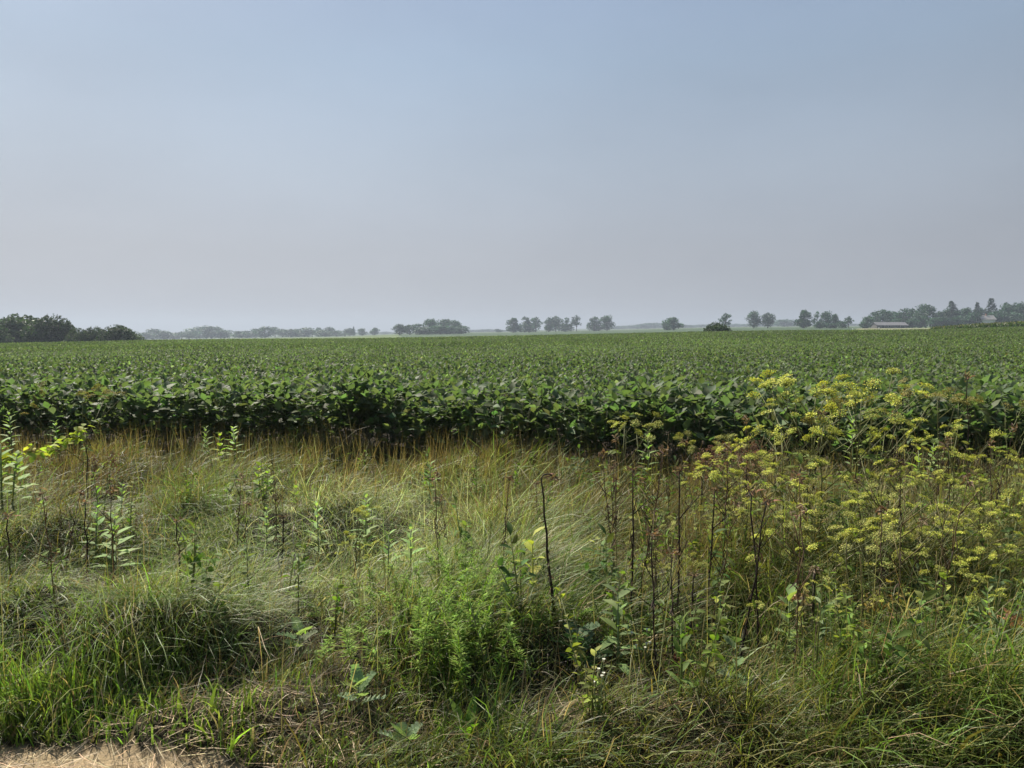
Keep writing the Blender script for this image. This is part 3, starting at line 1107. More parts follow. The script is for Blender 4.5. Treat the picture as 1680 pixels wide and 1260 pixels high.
def build_grass():
    g = np.random.default_rng(3)
    mb = MB()
    n = 430000
    pw = 1.05
    u = g.random(n)
    d0, d1 = 2.3, 13.5
    y = (d0 ** pw + u * (d1 ** pw - d0 ** pw)) ** (1 / pw)
    x = g.uniform(-1, 1, n) * (.74 * y + .9)
    # most blades grow out of tussocks, leaving dark gaps between them
    nc = 5200
    cy_ = (d0 ** pw + g.random(nc) * (d1 ** pw - d0 ** pw)) ** (1 / pw)
    cx_ = g.uniform(-1, 1, nc) * (.74 * cy_ + .9)
    ci = g.integers(0, nc, n)
    cl = g.random(n) < .55
    ox, oy = g.normal(0, .055, n) * (1 + .05 * y), g.normal(0, .055, n) * (1 + .05 * y)
    x = np.where(cl, cx_[ci] + ox, x)
    y = np.where(cl, cy_[ci] + oy, y)
    k = (y < soy_front(x) + .25) & ~dirt(x, y) & (y > 2.2)
    # tussocks: thinner ground between them
    dens = wave(x, y, 63, .32)
    k &= g.random(n) < np.clip(.74 + .5 * dens, np.where(y < 3.6, .5, .16), 1)
    x, y, dens, cl, ci, oa = x[k], y[k], dens[k], cl[k], ci[k], np.arctan2(oy, ox)[k]
    n = len(x)
    csz, cto, cdr = np.exp(g.normal(0, .2, nc))[ci], np.exp(g.normal(0, .2, nc))[ci], g.normal(0, .5, nc)[ci]
    z = terrain(x, y)
    P = np.stack([x, y, z - .02], 1)
    px, py = project(np.stack([x, y, z + .28], 1))
    px = px + 40 * wave(x, y, 64, .3)
    py = py + 18 * wave(x, y, 65, .3)
    w = sort_weights(px, py)
    cw = np.cumsum(w / w.sum(0), 0)
    s = (g.random(n)[None] > cw).sum(0).clip(0, len(SORTS) - 1)
    L = G_LEN[s] * g.uniform(.55, 1.35, n) * (1 + .30 * dens + .18 * wave(x, y, 66, .8))
    gap = np.zeros(n)
    for bx, by, rx, ry, q in GAPS:
        gap = np.maximum(gap, q * np.exp(-((px - bx) / rx) ** 2 - ((py - by) / ry) ** 2))
    keep2 = g.random(n) > gap * .85
    L = L * (1 - .5 * gap) * np.where(keep2, 1, .12)
    edge = np.where(px < 340, np.clip((y - 2.55) / .7, .55, 1), np.clip(.8 + (y - 2.4) * .3, .8, 1)) * (1 - .2 * np.clip(1 - (soy_front(x) - y) / 1.2, 0, 1))                  # mown short beside the shoulder
    L = L * edge
    L = L * np.where(cl, csz, .95)
    fl_ = flow(x, y) + np.where(cl, cdr, 0)
    ux, uy = np.cos(fl_) + np.where(cl, .9, 0) * np.cos(oa), np.sin(fl_) + np.where(cl, .9, 0) * np.sin(oa)
    cut = np.zeros(n)
    for qx, qy, rx, ry, q in CLEAR:              # the long grass is cut low round the weeds to keep them visible
        cut = np.maximum(cut, q * np.exp(-((x - qx) / rx) ** 2 - ((y - qy) / ry) ** 2))
    L = L * (1 - cut)
    phi = np.arctan2(uy, ux) + g.normal(0, 1, n) * np.where(np.isin(s, (0, 7)), .45, .8) + np.where(np.isin(s, (1, 3)), g.uniform(-2.5, 2.5, n), 0)
    lean = np.clip(G_LEAN[s] + g.normal(0, .2, n), 0, 1.3)
    bend = np.clip(G_BEND[s] + g.normal(0, .4, n), 0, 2.1)
    wid = np.maximum(G_WID[s] * np.exp(g.normal(0, .38, n)), .00062 * y * np.where(s == 1, .85, 1))
    c = vary(g, n, G_COL[s], .09, .32) * ((1 + .2 * wave(x, y, 67, .6)) * np.where(cl, cto, 1))[:, None]
    dry = g.random(n) < .07
    c[dry] = vary(g, int(dry.sum()), (.34, .27, .15), .06, .2)
    blades(mb, g, P, phi, L, lean, bend, wid, np.clip(c, .005, .8), 4, None, np.where(g.random(n) < .16, g.normal(0, 1.0, n), 0))
    # dark thatch of dead blades low down
    n2 = 50000
    yy = (d0 ** 1.1 + g.random(n2) * (d1 ** 1.1 - d0 ** 1.1)) ** (1 / 1.1)
    xx = g.uniform(-1, 1, n2) * (.74 * yy + .9)
    k = (yy < soy_front(xx) + .2) & ~dirt(xx, yy)
    xx, yy = xx[k], yy[k]
    n2 = len(xx)
    P = np.stack([xx, yy, terrain(xx, yy) + g.uniform(0, .1, n2)], 1)
    blades(mb, g, P, g.uniform(0, 6.28, n2), g.uniform(.08, .26, n2), g.uniform(.7, 1.5, n2), g.normal(0, .6, n2), np.maximum(.0022, .0006 * yy), vary(g, n2, (.13, .10, .055), .08, .4), 4, None, g.normal(0, .5, n2))
    o = mb.build('grass', M_GRASS)
    tag(o, 'long tangled roadside grass, laid over in places, tan by the soybeans', 'grass', kind='stuff')
    # seed heads of the tan grass
    hb_ = MB()
    n3 = 7000
    xx = g.uniform(-9, 9, n3)
    yy = soy_front(xx) - np.abs(g.normal(0, 1.3, n3)) + .1
    k = np.abs(xx) < .74 * yy + .9
    xx, yy = xx[k], yy[k]
    n3 = len(xx)
    zz = terrain(xx, yy)
    Hh = g.uniform(.3, .58, n3)
    ph = g.uniform(0, 6.28, n3)
    cc = vary(g, n3, (.19, .15, .065), .06, .25)
    blades(hb_, g, np.stack([xx, yy, zz], 1), ph, Hh, np.abs(g.normal(0, .16, n3)), np.abs(g.normal(.2, .25, n3)), np.full(n3, .0045), cc, 4)
    # taller single culms with drooping heads all over the verge
    n4 = 2600
    yy = g.uniform(2.8, 9.5, n4)
    xx = g.uniform(-1, 1, n4) * (.74 * yy + .9)
    k = (yy < soy_front(xx)) & ~dirt(xx, yy) & (g.random(n4) < np.where(xx < .5, .3, 1))
    xx, yy = xx[k], yy[k]
    n4 = len(xx)
    blades(hb_, g, np.stack([xx, yy, terrain(xx, yy)], 1), g.uniform(0, 6.28, n4), g.uniform(.4, .75, n4), np.abs(g.normal(0, .3, n4)), np.abs(g.normal(.4, .4, n4)), np.maximum(.0028, .0006 * yy), vary(g, n4, (.24, .21, .10), .08, .3), 4, None, np.where(g.random(n4) < .3, g.normal(0, 1.1, n4), 0))
    o = hb_.build('seeding_grass', M_GRASS)
    tag(o, 'thin tan seeding grass stalks standing before the soybean edge', 'grass', kind='stuff')


CLEAR = []


def build_straw():
    g = np.random.default_rng(17)
    mb = MB()
    n = 52000
    y = g.uniform(2.0, 3.9, n)
    x = g.uniform(-3.2, 3.2, n)
    px, py = project(np.stack([x, y, np.zeros(n)], 1))
    w = 1.0 * dirt(x, y + .12) + .8 * np.exp(-((px - 400) / 90) ** 2 - ((py - 1210) / 45) ** 2) + .5 * np.exp(-((px - 1390) / 90) ** 2 - ((py - 1235) / 40) ** 2) + .25 * (py > 1215)
    k = g.random(n) < np.clip(w, 0, 1) * .8
    x, y = x[k], y[k]
    n = len(x)
    P = np.stack([x, y, terrain(x, y) + g.uniform(.003, .03, n)], 1)
    blades(mb, g, P, g.normal(.15, .9, n) + PI * (g.random(n) < .5), g.uniform(.04, .19, n), g.uniform(1.3, 1.56, n), g.normal(.05, .3, n), g.uniform(.0014, .003, n), vary(g, n, (.40, .30, .17), .06, .35), 4, None, g.normal(0, .5, n) * (g.random(n) < .3))
    o = mb.build('straw_litter', M_STRAW)
    tag(o, 'loose dry straw scattered on the dirt shoulder', 'straw', kind='stuff')


build_straw()

# ------------------------------------------------------------------ weeds
def ground_at(px, depth):
    p = at(px, 800, depth)
    return np.array((p[0], depth, float(terrain(p[0], depth))))


def height_for(px, top_py, depth):
    return at(px, top_py, depth)[2] - float(ground_at(px, depth)[2])


def make_milkweed(seed, pairs=11, base=(.23, .31, .12), wide=.38, leaf=.105):
    """upright stem with opposite broad pointed leaves; built one metre tall"""
    def make():
        g = np.random.default_rng(seed)
        root = empty('milkweed_plant')
        st = MB()
        b = g.normal(0, .02, 2)
        main = np.array([(0, 0, -.03), (b[0], b[1], .35), (b[0] * .5, b[1] * .5, .7), (0, 0, .96)])
        tube(st, main, [.0065, .006, .005, .003], 6, (.13, .17, .07))
        st.build('stem', M_STEM, root)
        lf = MB()
        for i in range(pairs):
            t = i / (pairs - 1)
            z = .40 + .56 * t
            a0 = i * PI / 2 + g.normal(0, .25)
            for sgn in (0, PI):
                a = a0 + sgn + g.normal(0, .15)
                el = .5 + .7 * t ** 1.3 + g.normal(0, .12)
                L = leaf * (1.15 - .55 * t ** 2) * g.uniform(.85, 1.15)
                D = np.array((math.cos(a) * math.cos(el), math.sin(a) * math.cos(el), math.sin(el)))
                Nn = np.array((-math.cos(a) * math.sin(el), -math.sin(a) * math.sin(el), math.cos(el)))
                cc = vary(g, 1, np.asarray(base) * (1 + .35 * t), .06, .12)[0]
                leaves(lf, np.array((0, 0, z)) + D * .008, D, Nn, L, L * wide, cc, .35, g.uniform(.15, .45), 1, .8)
        lf.build('leaves', M_LEAF, root)
        return root
    return Kind(make)


MILK = [make_milkweed(301), make_milkweed(302, 12), make_milkweed(303, 9, (.21, .29, .11), .34)]
LIME = [make_milkweed(311, 7, (.25, .32, .045), .5, .11), make_milkweed(312, 6, (.22, .30, .05), .5, .12)]
wr = np.random.default_rng(40)


def weed(kinds, px, top, depth, label, cat, group=None, rz=None, sxy=None, tilt=(0, 0)):
    K_ = kinds[int(wr.integers(0, len(kinds)))]
    o = K_.take()
    p = ground_at(px, depth)
    h = height_for(px, top, depth)
    if kinds is MILK or kinds is LIME:            # a full sized plant, its foot down in the thatch
        hh = max(h, .6)
        p[2] -= hh - h
        h = hh
    s = sxy if sxy else h
    put(o, p, wr.uniform(0, 6.28) if rz is None else rz, (s, s, h), tilt)
    q, rx, ry = (.62, .17, .40) if kinds in (MILK, LIME) else ((.6, .13, .5) if 'stalk' in cat else (.32, .2, .35))
    CLEAR.append((p[0] * (1 - .3 / depth), depth - .3, rx, ry, q if cat != 'parsnip' else .2))
    return tag(o, label, cat, group)


# px, top row, distance, kinds, label
for px, tp, d, kk, s, lab in (
    (66, 822, 5.6, MILK, 1.1, 'pale green milkweed left of the taller milkweed pair'),
    (158, 828, 5.2, MILK, 1.15, 'left milkweed of the large pair right of a dark stalk'),
    (187, 838, 4.8, MILK, 1.15, 'right and largest milkweed of the pair, many stacked leaves'),
    (201, 793, 6.4, MILK, 1.0, 'slim milkweed rising just behind the large milkweed pair'),
    (519, 826, 5.5, MILK, .95, 'bare stemmed milkweed with leaves only at its top, left of two yellow weeds'),
    (600, 812, 5.4, MILK, .95, 'dark leaved milkweed leaning beside the pale lodged grass'),
    (706, 758, 7.0, MILK, 1.0, 'milkweed standing out of the brightest pale grass'),
    (637, 872, 4.6, MILK, .9, 'left milkweed of the two above the feathery green patch'),
    (673, 864, 4.6, MILK, .95, 'right milkweed of the two above the feathery green patch'),
    (436, 832, 5.6, MILK, .95, 'bushy milkweed beside the black withered stub'),
    (4, 722, 6.0, MILK, 1.5, 'large pale milkweed cut by the left frame edge'),
    (30, 742, 6.0, MILK, 1.35, 'large pale milkweed under the yellow vine at left'),
    (385, 700, 8.6, MILK, 1.2, 'milkweed in front of the dark soybean edge left of center'),
    (424, 768, 7.2, LIME, 1.0, 'left stem of the bright lime leafy pair in the grass'),
    (440, 764, 7.2, LIME, 1.0, 'right stem of the bright lime leafy pair in the grass'),
    (372, 794, 6.6, LIME, .9, 'short lime leaved weed left of the lime pair'),
    (486, 797, 6.8, LIME, .9, 'short pale star shaped weed right of the lime pair'),
    (20, 672, 9.2, MILK, 1.1, 'narrow leaved milkweed before the soybeans at the left edge'),
    (95, 690, 9.2, MILK, 1.1, 'narrow leaved milkweed before the soybeans, right of the edge one'),
    (363, 712, 8.4, LIME, 1.0, 'lime leafed sprig just left of the soybean edge milkweed'),
    (1062, 705, 8.0, MILK, 1.2, 'pale milkweed against soybeans in the center right'),
    (1628, 965, 3.8, MILK, .75, 'bright leafed milkweed at right edge low in the grass'),
    (1596, 985, 3.8, MILK, .75, 'small milkweed left of the bright one at the right'),
    (1541, 955, 4.0, MILK, .75, 'milkweed among parsnip stems at lower right'),
    (1395, 690, 7.6, MILK, 1.1, 'leafy milkweed hidden behind the tall parsnips'),
    (1505, 735, 7.2, LIME, 1.1, 'yellowing leafy weed at the soybean edge on the right'),
    (340, 700, 9.0, MILK, .9, 'small milkweed at the foot of soybeans left of center'),
    (1530, 720, 7.4, MILK, 1.2, 'pale leafy weed before dark soybean shade at right'),
):
    weed(kk, px, tp, d, lab, 'milkweed' if kk is MILK else 'weed', None, None, s)


# ---- wild parsnip
def umbel_mesh(g, R, n_ray, yellow):
    fl = MB()
    sc_ = (.14, .17, .045)
    for i in range(n_ray):
        a = i * 2.399 + g.normal(0, .1)
        q = R * math.sqrt((i + .6) / n_ray)
        e = np.array((q * math.cos(a), q * math.sin(a), R * .95 - q * q / R * .38 + g.normal(0, R * .04)))
        tube(fl, [(0, 0, 0), e * .55 + np.array((0, 0, R * .04)), e], [.0011, .0009, .0008], 3, sc_)
        m = 8
        r2 = R * .30
        aa = np.arange(m) * 2.399 + g.uniform(0, 6)
        qq = r2 * np.sqrt((np.arange(m) + .3) / m)
        P = e + np.stack([qq * np.cos(aa), qq * np.sin(aa), g.normal(.004, .003, m)], 1)
        D = np.stack([np.cos(aa), np.sin(aa), g.normal(.1, .4, m)], 1)
        s = g.uniform(.0075, .0125, m)
        diamonds(fl, P, D, np.array((0, 0, 1.)) + g.normal(0, .45, (m, 3)), s, s * .95, vary(g, m, yellow, .07, .18), .1)
    return fl


def make_parsnip(seed, branches=6, yellow=(.48, .51, .09), spread=.42):
    """grooved stem, side branches and flat yellow umbels; one metre tall"""
    def make():
        g = np.random.default_rng(seed)
        root = empty('wild_parsnip')
        st = MB()
        gc = (.14, .15, .05)
        main = limb_pts(g, (0, 0, -.03), (g.normal(0, .03), g.normal(0, .03), .93), 6, .008)
        tube(st, main, [.0065, .006, .0055, .0045, .0035, .0025], 6, gc)
        heads = [(main[-1], .052)]
        for i in range(branches):
            t = .34 + .6 * i / branches
            p = main[0] * (1 - t) + main[-1] * t
            a = i * 2.4 + g.normal(0, .4)
            L = spread * (1.1 - .55 * t) * g.uniform(.8, 1.3)
            e = p + np.array((math.cos(a) * L, math.sin(a) * L, L * g.uniform(.75, 1.4)))
            e[2] = min(e[2], .97)
            tube(st, [p, p * .45 + e * .55 + np.array((0, 0, -.015)), e], [.0035, .0028, .002], 5, gc)
            heads.append((e, g.uniform(.025, .052)))
            if g.random() < .7:
                a2 = a + g.choice([-1, 1]) * .8
                m_ = p * .4 + e * .6
                e2 = m_ + np.array((math.cos(a2) * L * .45, math.sin(a2) * L * .45, L * .5))
                tube(st, [m_, (m_ + e2) / 2, e2], [.0025, .002, .0016], 4, gc)
                heads.append((e2, g.uniform(.035, .05)))
        st.build('stem', M_STEM, root)
        for p, R in heads:
            u = umbel_mesh(g, R, int(g.integers(11, 17)), np.asarray(yellow) * g.uniform(.8, 1.1)).build('umbel', M_FLOWER, root)
            u.location = p
            u.rotation_euler = (g.normal(0, .4), g.normal(0, .4), 0)
        lf = MB()
        for i in range(5):
            z = .12 + .14 * i
            a = i * 2.4 + .7
            ll = .24 - .03 * i
            for j in range(7):
                t = (j // 2 + 1) / 4
                sd = -1 if j % 2 else 1
                p = np.array((math.cos(a) * ll * t, math.sin(a) * ll * t, z + .12 * t - .1 * t * t))
                aa = a + (sd * 1.1 if j < 6 else 0)
                D = np.array((math.cos(aa), math.sin(aa), g.normal(.05, .25)))
                leaves(lf, p, D, np.array((0, 0, 1.)) + g.normal(0, .3, 3), .07, .035, vary(g, 1, (.13, .17, .04), .08, .2)[0], .2, .3, 1, .8)
            tube(lf, [(0, 0, z), (math.cos(a) * ll, math.sin(a) * ll, z + .02)], [.002, .001], 4, gc)
        lf.build('leaves', M_LEAF, root)
        return root
    return Kind(make)


PARS = [make_parsnip(401, 8), make_parsnip(402, 10), make_parsnip(403, 7, (.40, .42, .10)), make_parsnip(404, 6, (.46, .46, .08), .3), make_parsnip(406, 9, (.36, .37, .10), .46)]
PARS_DRY = [make_parsnip(405, 5, (.26, .23, .07))]
pl = 'yellow flowered parsnip within the crowded stand on the right'
pg = 'wild parsnips of the crowded right stand'
for px, tp, d, kk, lab in (
    (1318, 634, 5.2, PARS, 'tall parsnip whose top umbels reach over the soybean leaves, left of its equal'),
    (1400, 630, 5.4, PARS, 'tallest parsnip with broad yellow umbels over the soybeans'),
    (1428, 646, 5.7, PARS_DRY, 'tall parsnip with browning seed heads beside the tallest one'),
    (1345, 680, 5.0, PARS, 'parsnip with dense clustered umbels just below the tallest pair'),
    (1285, 708, 5.0, PARS, 'parsnip with flat umbels at the left of the tall group'),
    (1440, 708, 5.2, PARS, 'parsnip with a long slanting umbel before dark soybean shade'),
    (1012, 690, 6.6, PARS, 'lone slender parsnip left of the brown dock patch'),
    (1165, 722, 6.2, PARS, 'parsnip beside the brown dock patch, its left neighbor'),
    (1570, 705, 5.8, PARS, 'upright parsnip in front of soybeans near the right edge'),
    (1655, 660, 6.4, PARS_DRY, 'thin browning parsnip by the right frame edge before soybeans'),
    (1545, 640, 7.0, PARS_DRY, 'tall thin parsnip with hooked top before the soybeans'),
    (1192, 838, 4.6, PARS, 'parsnip lowest at the left of the crowded stand'),
    (1065, 852, 4.6, PARS, 'small parsnip with one orange yellow umbel left of dark stems'),
    (590, 832, 5.2, PARS, 'low yellow parsnip in the pale grass left of center'),
    (575, 895, 4.6, PARS, 'low yellow flowered parsnip by the thin green stem'),
    (1105, 925, 4.0, PARS, 'short parsnip with orange yellow umbel in lower center right'),
    (145, 640, 7.6, PARS_DRY, 'sparse parsnip before the soybeans at left'),
):
    weed(kk, px, tp, d, lab, 'parsnip', None, None, None, (wr.normal(0, .04), wr.normal(0, .04)))
for px, tp, d in ((1250, 742, 5.0), (1305, 748, 5.3), (1232, 768, 4.7), (1205, 800, 4.9), (1430, 775, 5.0), (1400, 800, 4.6), (1548, 780, 5.0), (1515, 800, 4.6),
                  (1600, 742, 5.8), (1665, 850, 4.4), (1590, 830, 4.6), (1335, 812, 4.4), (1455, 832, 4.2), (1375, 860, 4.0), (1330, 880, 4.0), (1525, 870, 4.1), (1275, 820, 4.6),
                  (1625, 900, 4.0), (1500, 730, 6.2), (1672, 745, 6.0), (1690, 800, 5.0), (1545, 925, 3.7), (1440, 890, 3.9), (1150, 770, 5.6), (1360, 960, 3.5), (1480, 985, 3.4), (1580, 1000, 3.4), (1630, 960, 3.7), (1300, 990, 3.4), (1420, 1040, 3.2), (1655, 1080, 3.1), (1540, 1060, 3.2)):
    weed(PARS, px, tp, d, pl, 'parsnip', pg, None, None, (wr.normal(0, .05), wr.normal(0, .05)))


# ---- dead dark stalks
def make_stalk(seed, hook=0.0, thick=.006, leafy=6, cdark=(.028, .021, .017), top=True, side=0):
    def make():
        g = np.random.default_rng(seed)
        root = empty('dead_stalk')
        st = MB()
        main = limb_pts(g, (0, 0, -.03), (g.normal(0, .02), g.normal(0, .02), .97), 9, .0045)
        rad = np.linspace(thick, thick * .45, 9) * g.uniform(.85, 1.15, 9)
        if hook:
            main = np.concatenate([main, [main[-1] + np.array((hook * .35, 0, .022)), main[-1] + np.array((hook, 0, .02)), main[-1] + np.array((hook * 1.35, 0, -.005))]])
            rad = np.concatenate([rad, [thick * .6, thick * .55, thick * .4]])
        tube(st, main, rad, 6, cdark)
        for i in range(side):
            t = g.uniform(.45, .9)
            p = main[0] * (1 - t) + main[8] * t
            a = g.uniform(0, 6.28)
            e = p + np.array((math.cos(a) * .12, math.sin(a) * .12, .14))
            tube(st, [p, (p + e) / 2, e], [.003, .0022, .0015], 4, cdark)
        st.build('stem', M_DEAD, root)
        lf = MB()
        for i in range(leafy):
            t = g.uniform(.1, .75)
            p = main[0] * (1 - t) + main[8] * t
            a = g.uniform(0, 6.28)
            D = np.array((math.cos(a) * .5, math.sin(a) * .5, -1 + g.normal(0, .2)))
            leaves(lf, p, D, rnd_dirs(g, 1), g.uniform(.025, .07), .009, vary(g, 1, (.085, .065, .045), .06, .3)[0], .9, g.uniform(-.4, .4), 1, .7)
        e = main[-1]
        if top:
            for i in range(16):
                D = rnd_dirs(g, 1)[0] + np.array((0, 0, .4))
                leaves(lf, e + g.normal(0, .012, 3), D, rnd_dirs(g, 1), g.uniform(.02, .045), .014, vary(g, 1, (.19, .145, .09), .1, .3)[0], .8, .5, 1, .7)
        if lf.n:
            lf.build('withered_leaves', M_WITHER, root)
        return root
    return Kind(make)


ST_HOOK = [make_stalk(501, .05, .0085, 14)]
ST = [make_stalk(502, 0, .0065, 18, side=3), make_stalk(503, 0, .006, 12, side=2), make_stalk(504, 0, .0055, 22, side=5)]
ST_BARE = [make_stalk(505, 0, .0045, 1, (.045, .035, .022), False)]
ST_THICK = [make_stalk(506, 0, .013, 22, (.05, .042, .034))]
ST_PALE = [make_stalk(507, 0, .005, 0, (.42, .37, .30), False)]
ST_GREEN = [make_stalk(508, 0, .0045, 3, (.10, .095, .04), False, 2), make_stalk(509, 0, .004, 4, (.12, .10, .04), False, 3)]
for px, tp, d, kk, tl, lab in (
    (8, 838, 4.1, ST, 0, 'dark dead stalk at the left frame edge'),
    (137, 818, 4.3, ST, 0, 'straight dark dead stalk left of the large milkweed pair'),
    (293, 848, 4.6, ST, 0, 'dark dead stalk with pale twigs between milkweeds and center'),
    (458, 842, 4.8, ST, -.03, 'blackened withered stub beside the bushy milkweed'),
    (765, 705, 7.2, ST_BARE, -.10, 'bare dark stem leaning in the tan grass at center'),
    (911, 776, 3.7, ST_HOOK, .02, 'thickest dark stalk with hooked brown tip right of center'),
    (1041, 762, 4.0, ST, 0, 'tall dark stalk second right of the hooked one'),
    (1118, 762, 4.0, ST, .02, 'tall dark stalk third from the hooked one'),
    (1164, 795, 4.2, ST, .03, 'dark slanting stalk beside the low parsnip'),
    (1216, 800, 3.6, ST, 0, 'long dark stalk reaching low into the foreground, left of a twin'),
    (1254, 796, 3.7, ST, .02, 'long dark stalk reaching low, right twin'),
    (1078, 866, 3.4, ST, .04, 'dark brown stalk slanting in the lower center right'),
    (1107, 900, 3.5, ST, 0, 'brown stalk with hanging red brown leaves'),
    (1337, 925, 3.9, ST_THICK, 0, 'thick weathered stalk with shaggy torn bark at right'),
    (1135, 940, 3.7, ST, -.02, 'short dark stalk among the brown stems, lower right of center'),
    (1008, 968, 3.8, ST, 0, 'short dark stalk beside the big leaved plant'),
    (480, 860, 4.3, ST_PALE, -.08, 'pale bleached dead stem leaning right'),
    (462, 905, 4.3, ST_PALE, .01, 'short pale bleached stem beside the leaning pale one'),
    (577, 842, 4.4, ST_GREEN, 0, 'thin green brown stem left of the yellow weed'),
    (1008, 745, 5.2, ST_GREEN, 0, 'thin upright green stem left of the tall dark stalks'),
    (723, 940, 3.9, ST_GREEN, 0, 'thin brown stem inside the feathery green patch'),
    (140, 700, 6.4, ST_BARE, 0, 'thin stalk carrying the end of the yellow vine'),
    (1540, 640, 6.6, ST_BARE, 0, 'thin dark stem standing before soybeans at right'),
    (1590, 610, 6.8, ST, 0, 'tall dark seeded stem crossing the soybeans at right'),
    (1470, 1000, 3.5, ST, 0, 'dark lower stem among grass at the right'),
    (1540, 900, 3.6, ST_GREEN, .01, 'green stem rising from the foreground at right'),
    (1395, 880, 3.5, ST_GREEN, .05, 'slanting green brown stem left of the dried leaf tuft'),
    (1425, 905, 3.4, ST_GREEN, -.03, 'green brown stem right beside the dried leaf tuft'),
):
    o = weed(kk, px, tp, d, lab, 'dead stalk' if kk not in (ST_GREEN,) else 'stem', None, wr.uniform(-.5, .5), 1.0, (wr.normal(0, .045), -tl + wr.normal(0, .035)))


# ---- curled brown dock patch
def make_dock(seed):
    def make():
        g = np.random.default_rng(seed)
        root = empty('dried_dock')
        st = MB()
        main = limb_pts(g, (0, 0, -.03), (g.normal(0, .05), g.normal(0, .05), .96), 6, .012)
        tube(st, main, np.linspace(.005, .002, 6), 5, (.09, .05, .03))
        st.build('stem', M_DEAD, root)
        lf = MB()
        n = 120
        t = g.uniform(.35, 1.02, n)
        P = main[0] + (main[-1] - main[0]) * t[:, None] + g.normal(0, .035, (n, 3)) * (1.3 - t)[:, None] * 2
        leaves(lf, P, rnd_dirs(g, n) + np.array((0, 0, -.3)), rnd_dirs(g, n), g.uniform(.02, .055, n), .014, vary(g, n, (.15, .085, .055), .1, .3), .8, .6, 1, .7)
        lf.build('dry_foliage', M_WITHER, root)
        return root
    return Kind(make)


DOCK = [make_dock(601), make_dock(602), make_dock(603)]
for i in range(15):
    px = 1150 + i * 7.4 + wr.normal(0, 6)
    weed(DOCK, px, 712 + 24 * abs(i - 8) / 8 + wr.uniform(-3, 14), 7.3 + wr.uniform(-.5, .5), 'dried red brown dock stem in the patch before the soybeans', 'dock', 'dried dock stems in the brown patch', None, 1.0)
for px, tp, d, lab in ((180, 735, 7.6, 'dried brown dock tuft in the reddish grass at left, right of another'), (150, 745, 7.3, 'dried brown dock tuft in the reddish grass at left, nearest the vine stalk')):
    weed(DOCK, px, tp, d, lab, 'dock', None, None, .8)


# ---- feathery bright green weeds
def make_feather(seed):
    def make():
        g = np.random.default_rng(seed)
        root = empty('feathery_weed')
        st = MB()
        main = limb_pts(g, (0, 0, -.03), (g.normal(0, .17), g.normal(0, .17), .95), 6, .02)
        tube(st, main, np.linspace(.003, .0012, 6), 5, (.12, .16, .05))
        st.build('stem', M_STEM, root)
        lf = MB()
        n = 115
        t = g.uniform(.25, 1.0, n) ** .8
        P = main[0] + (main[-1] - main[0]) * t[:, None]
        a = g.uniform(0, 6.28, n)
        el = .5 + .4 * t + g.normal(0, .35, n)
        D = np.stack([np.cos(a) * np.cos(el), np.sin(a) * np.cos(el), np.sin(el)], 1)
        leaves(lf, P, D, np.stack([-np.cos(a), -np.sin(a), np.full(n, .7)], 1), g.uniform(.04, .085, n) * (1.15 - .4 * t), .007, vary(g, n, (.185, .28, .045), .08, .3), .2, g.uniform(0, .4, n), 1, .8)
        lf.build('leaves', M_LEAF, root)
        return root
    return Kind(make)


FEA = [make_feather(701 + i) for i in range(4)]
for i in range(80):
    px = 728 + wr.normal(0, 82)
    d = wr.uniform(3.2, 4.3)
    tp = 872 + abs(px - 735) * .40 + (4.3 - d) * 80 + wr.uniform(-8, 45)
    weed(FEA, px, tp, d, 'thin feathery bright green weed in the dense patch at lower center', 'weed', 'feathery weeds of the lower center patch', None, .85)


# ---- yellow vine at left
def make_vine():
    g = np.random.default_rng(801)
    root = empty('yellow_vine')
    st, lf = MB(), MB()
    pix = [(-14, 760), (20, 748), (45, 740), (75, 742), (100, 728), (122, 716), (138, 704)]
    pts = np.array([at(px, py, 6.4) for px, py in pix])
    base = ground_at(-14, 6.4)
    root.location = base
    pts = pts - base
    pts = np.concatenate([[(0, 0, -.02)], pts])
    tube(st, pts, np.linspace(.005, .0015, len(pts)), 5, (.20, .20, .05))
    st.build('stem', M_STEM, root)
    for i in range(95):
        u = g.uniform(.9, len(pts) - 1.001)
        k = int(u)
        p = pts[k] * (1 - u + k) + pts[k + 1] * (u - k) + g.normal(0, .03, 3) * np.array((1, 1, .8))
        a = g.uniform(0, 6.28)
        D = np.array((math.cos(a), math.sin(a), g.normal(-.1, .5)))
        leaves(lf, p, D, np.array((0, 0, 1.)) + g.normal(0, .5, 3), g.uniform(.045, .085), g.uniform(.035, .055), vary(g, 1, (.28, .32, .065), .08, .2)[0], .2, .3, 1, .75)
    lf.build('leaves', M_LEAF, root)
    return tag(root, 'bright yellow leaved vine sprawling over the grass at the left', 'vine')


make_vine()


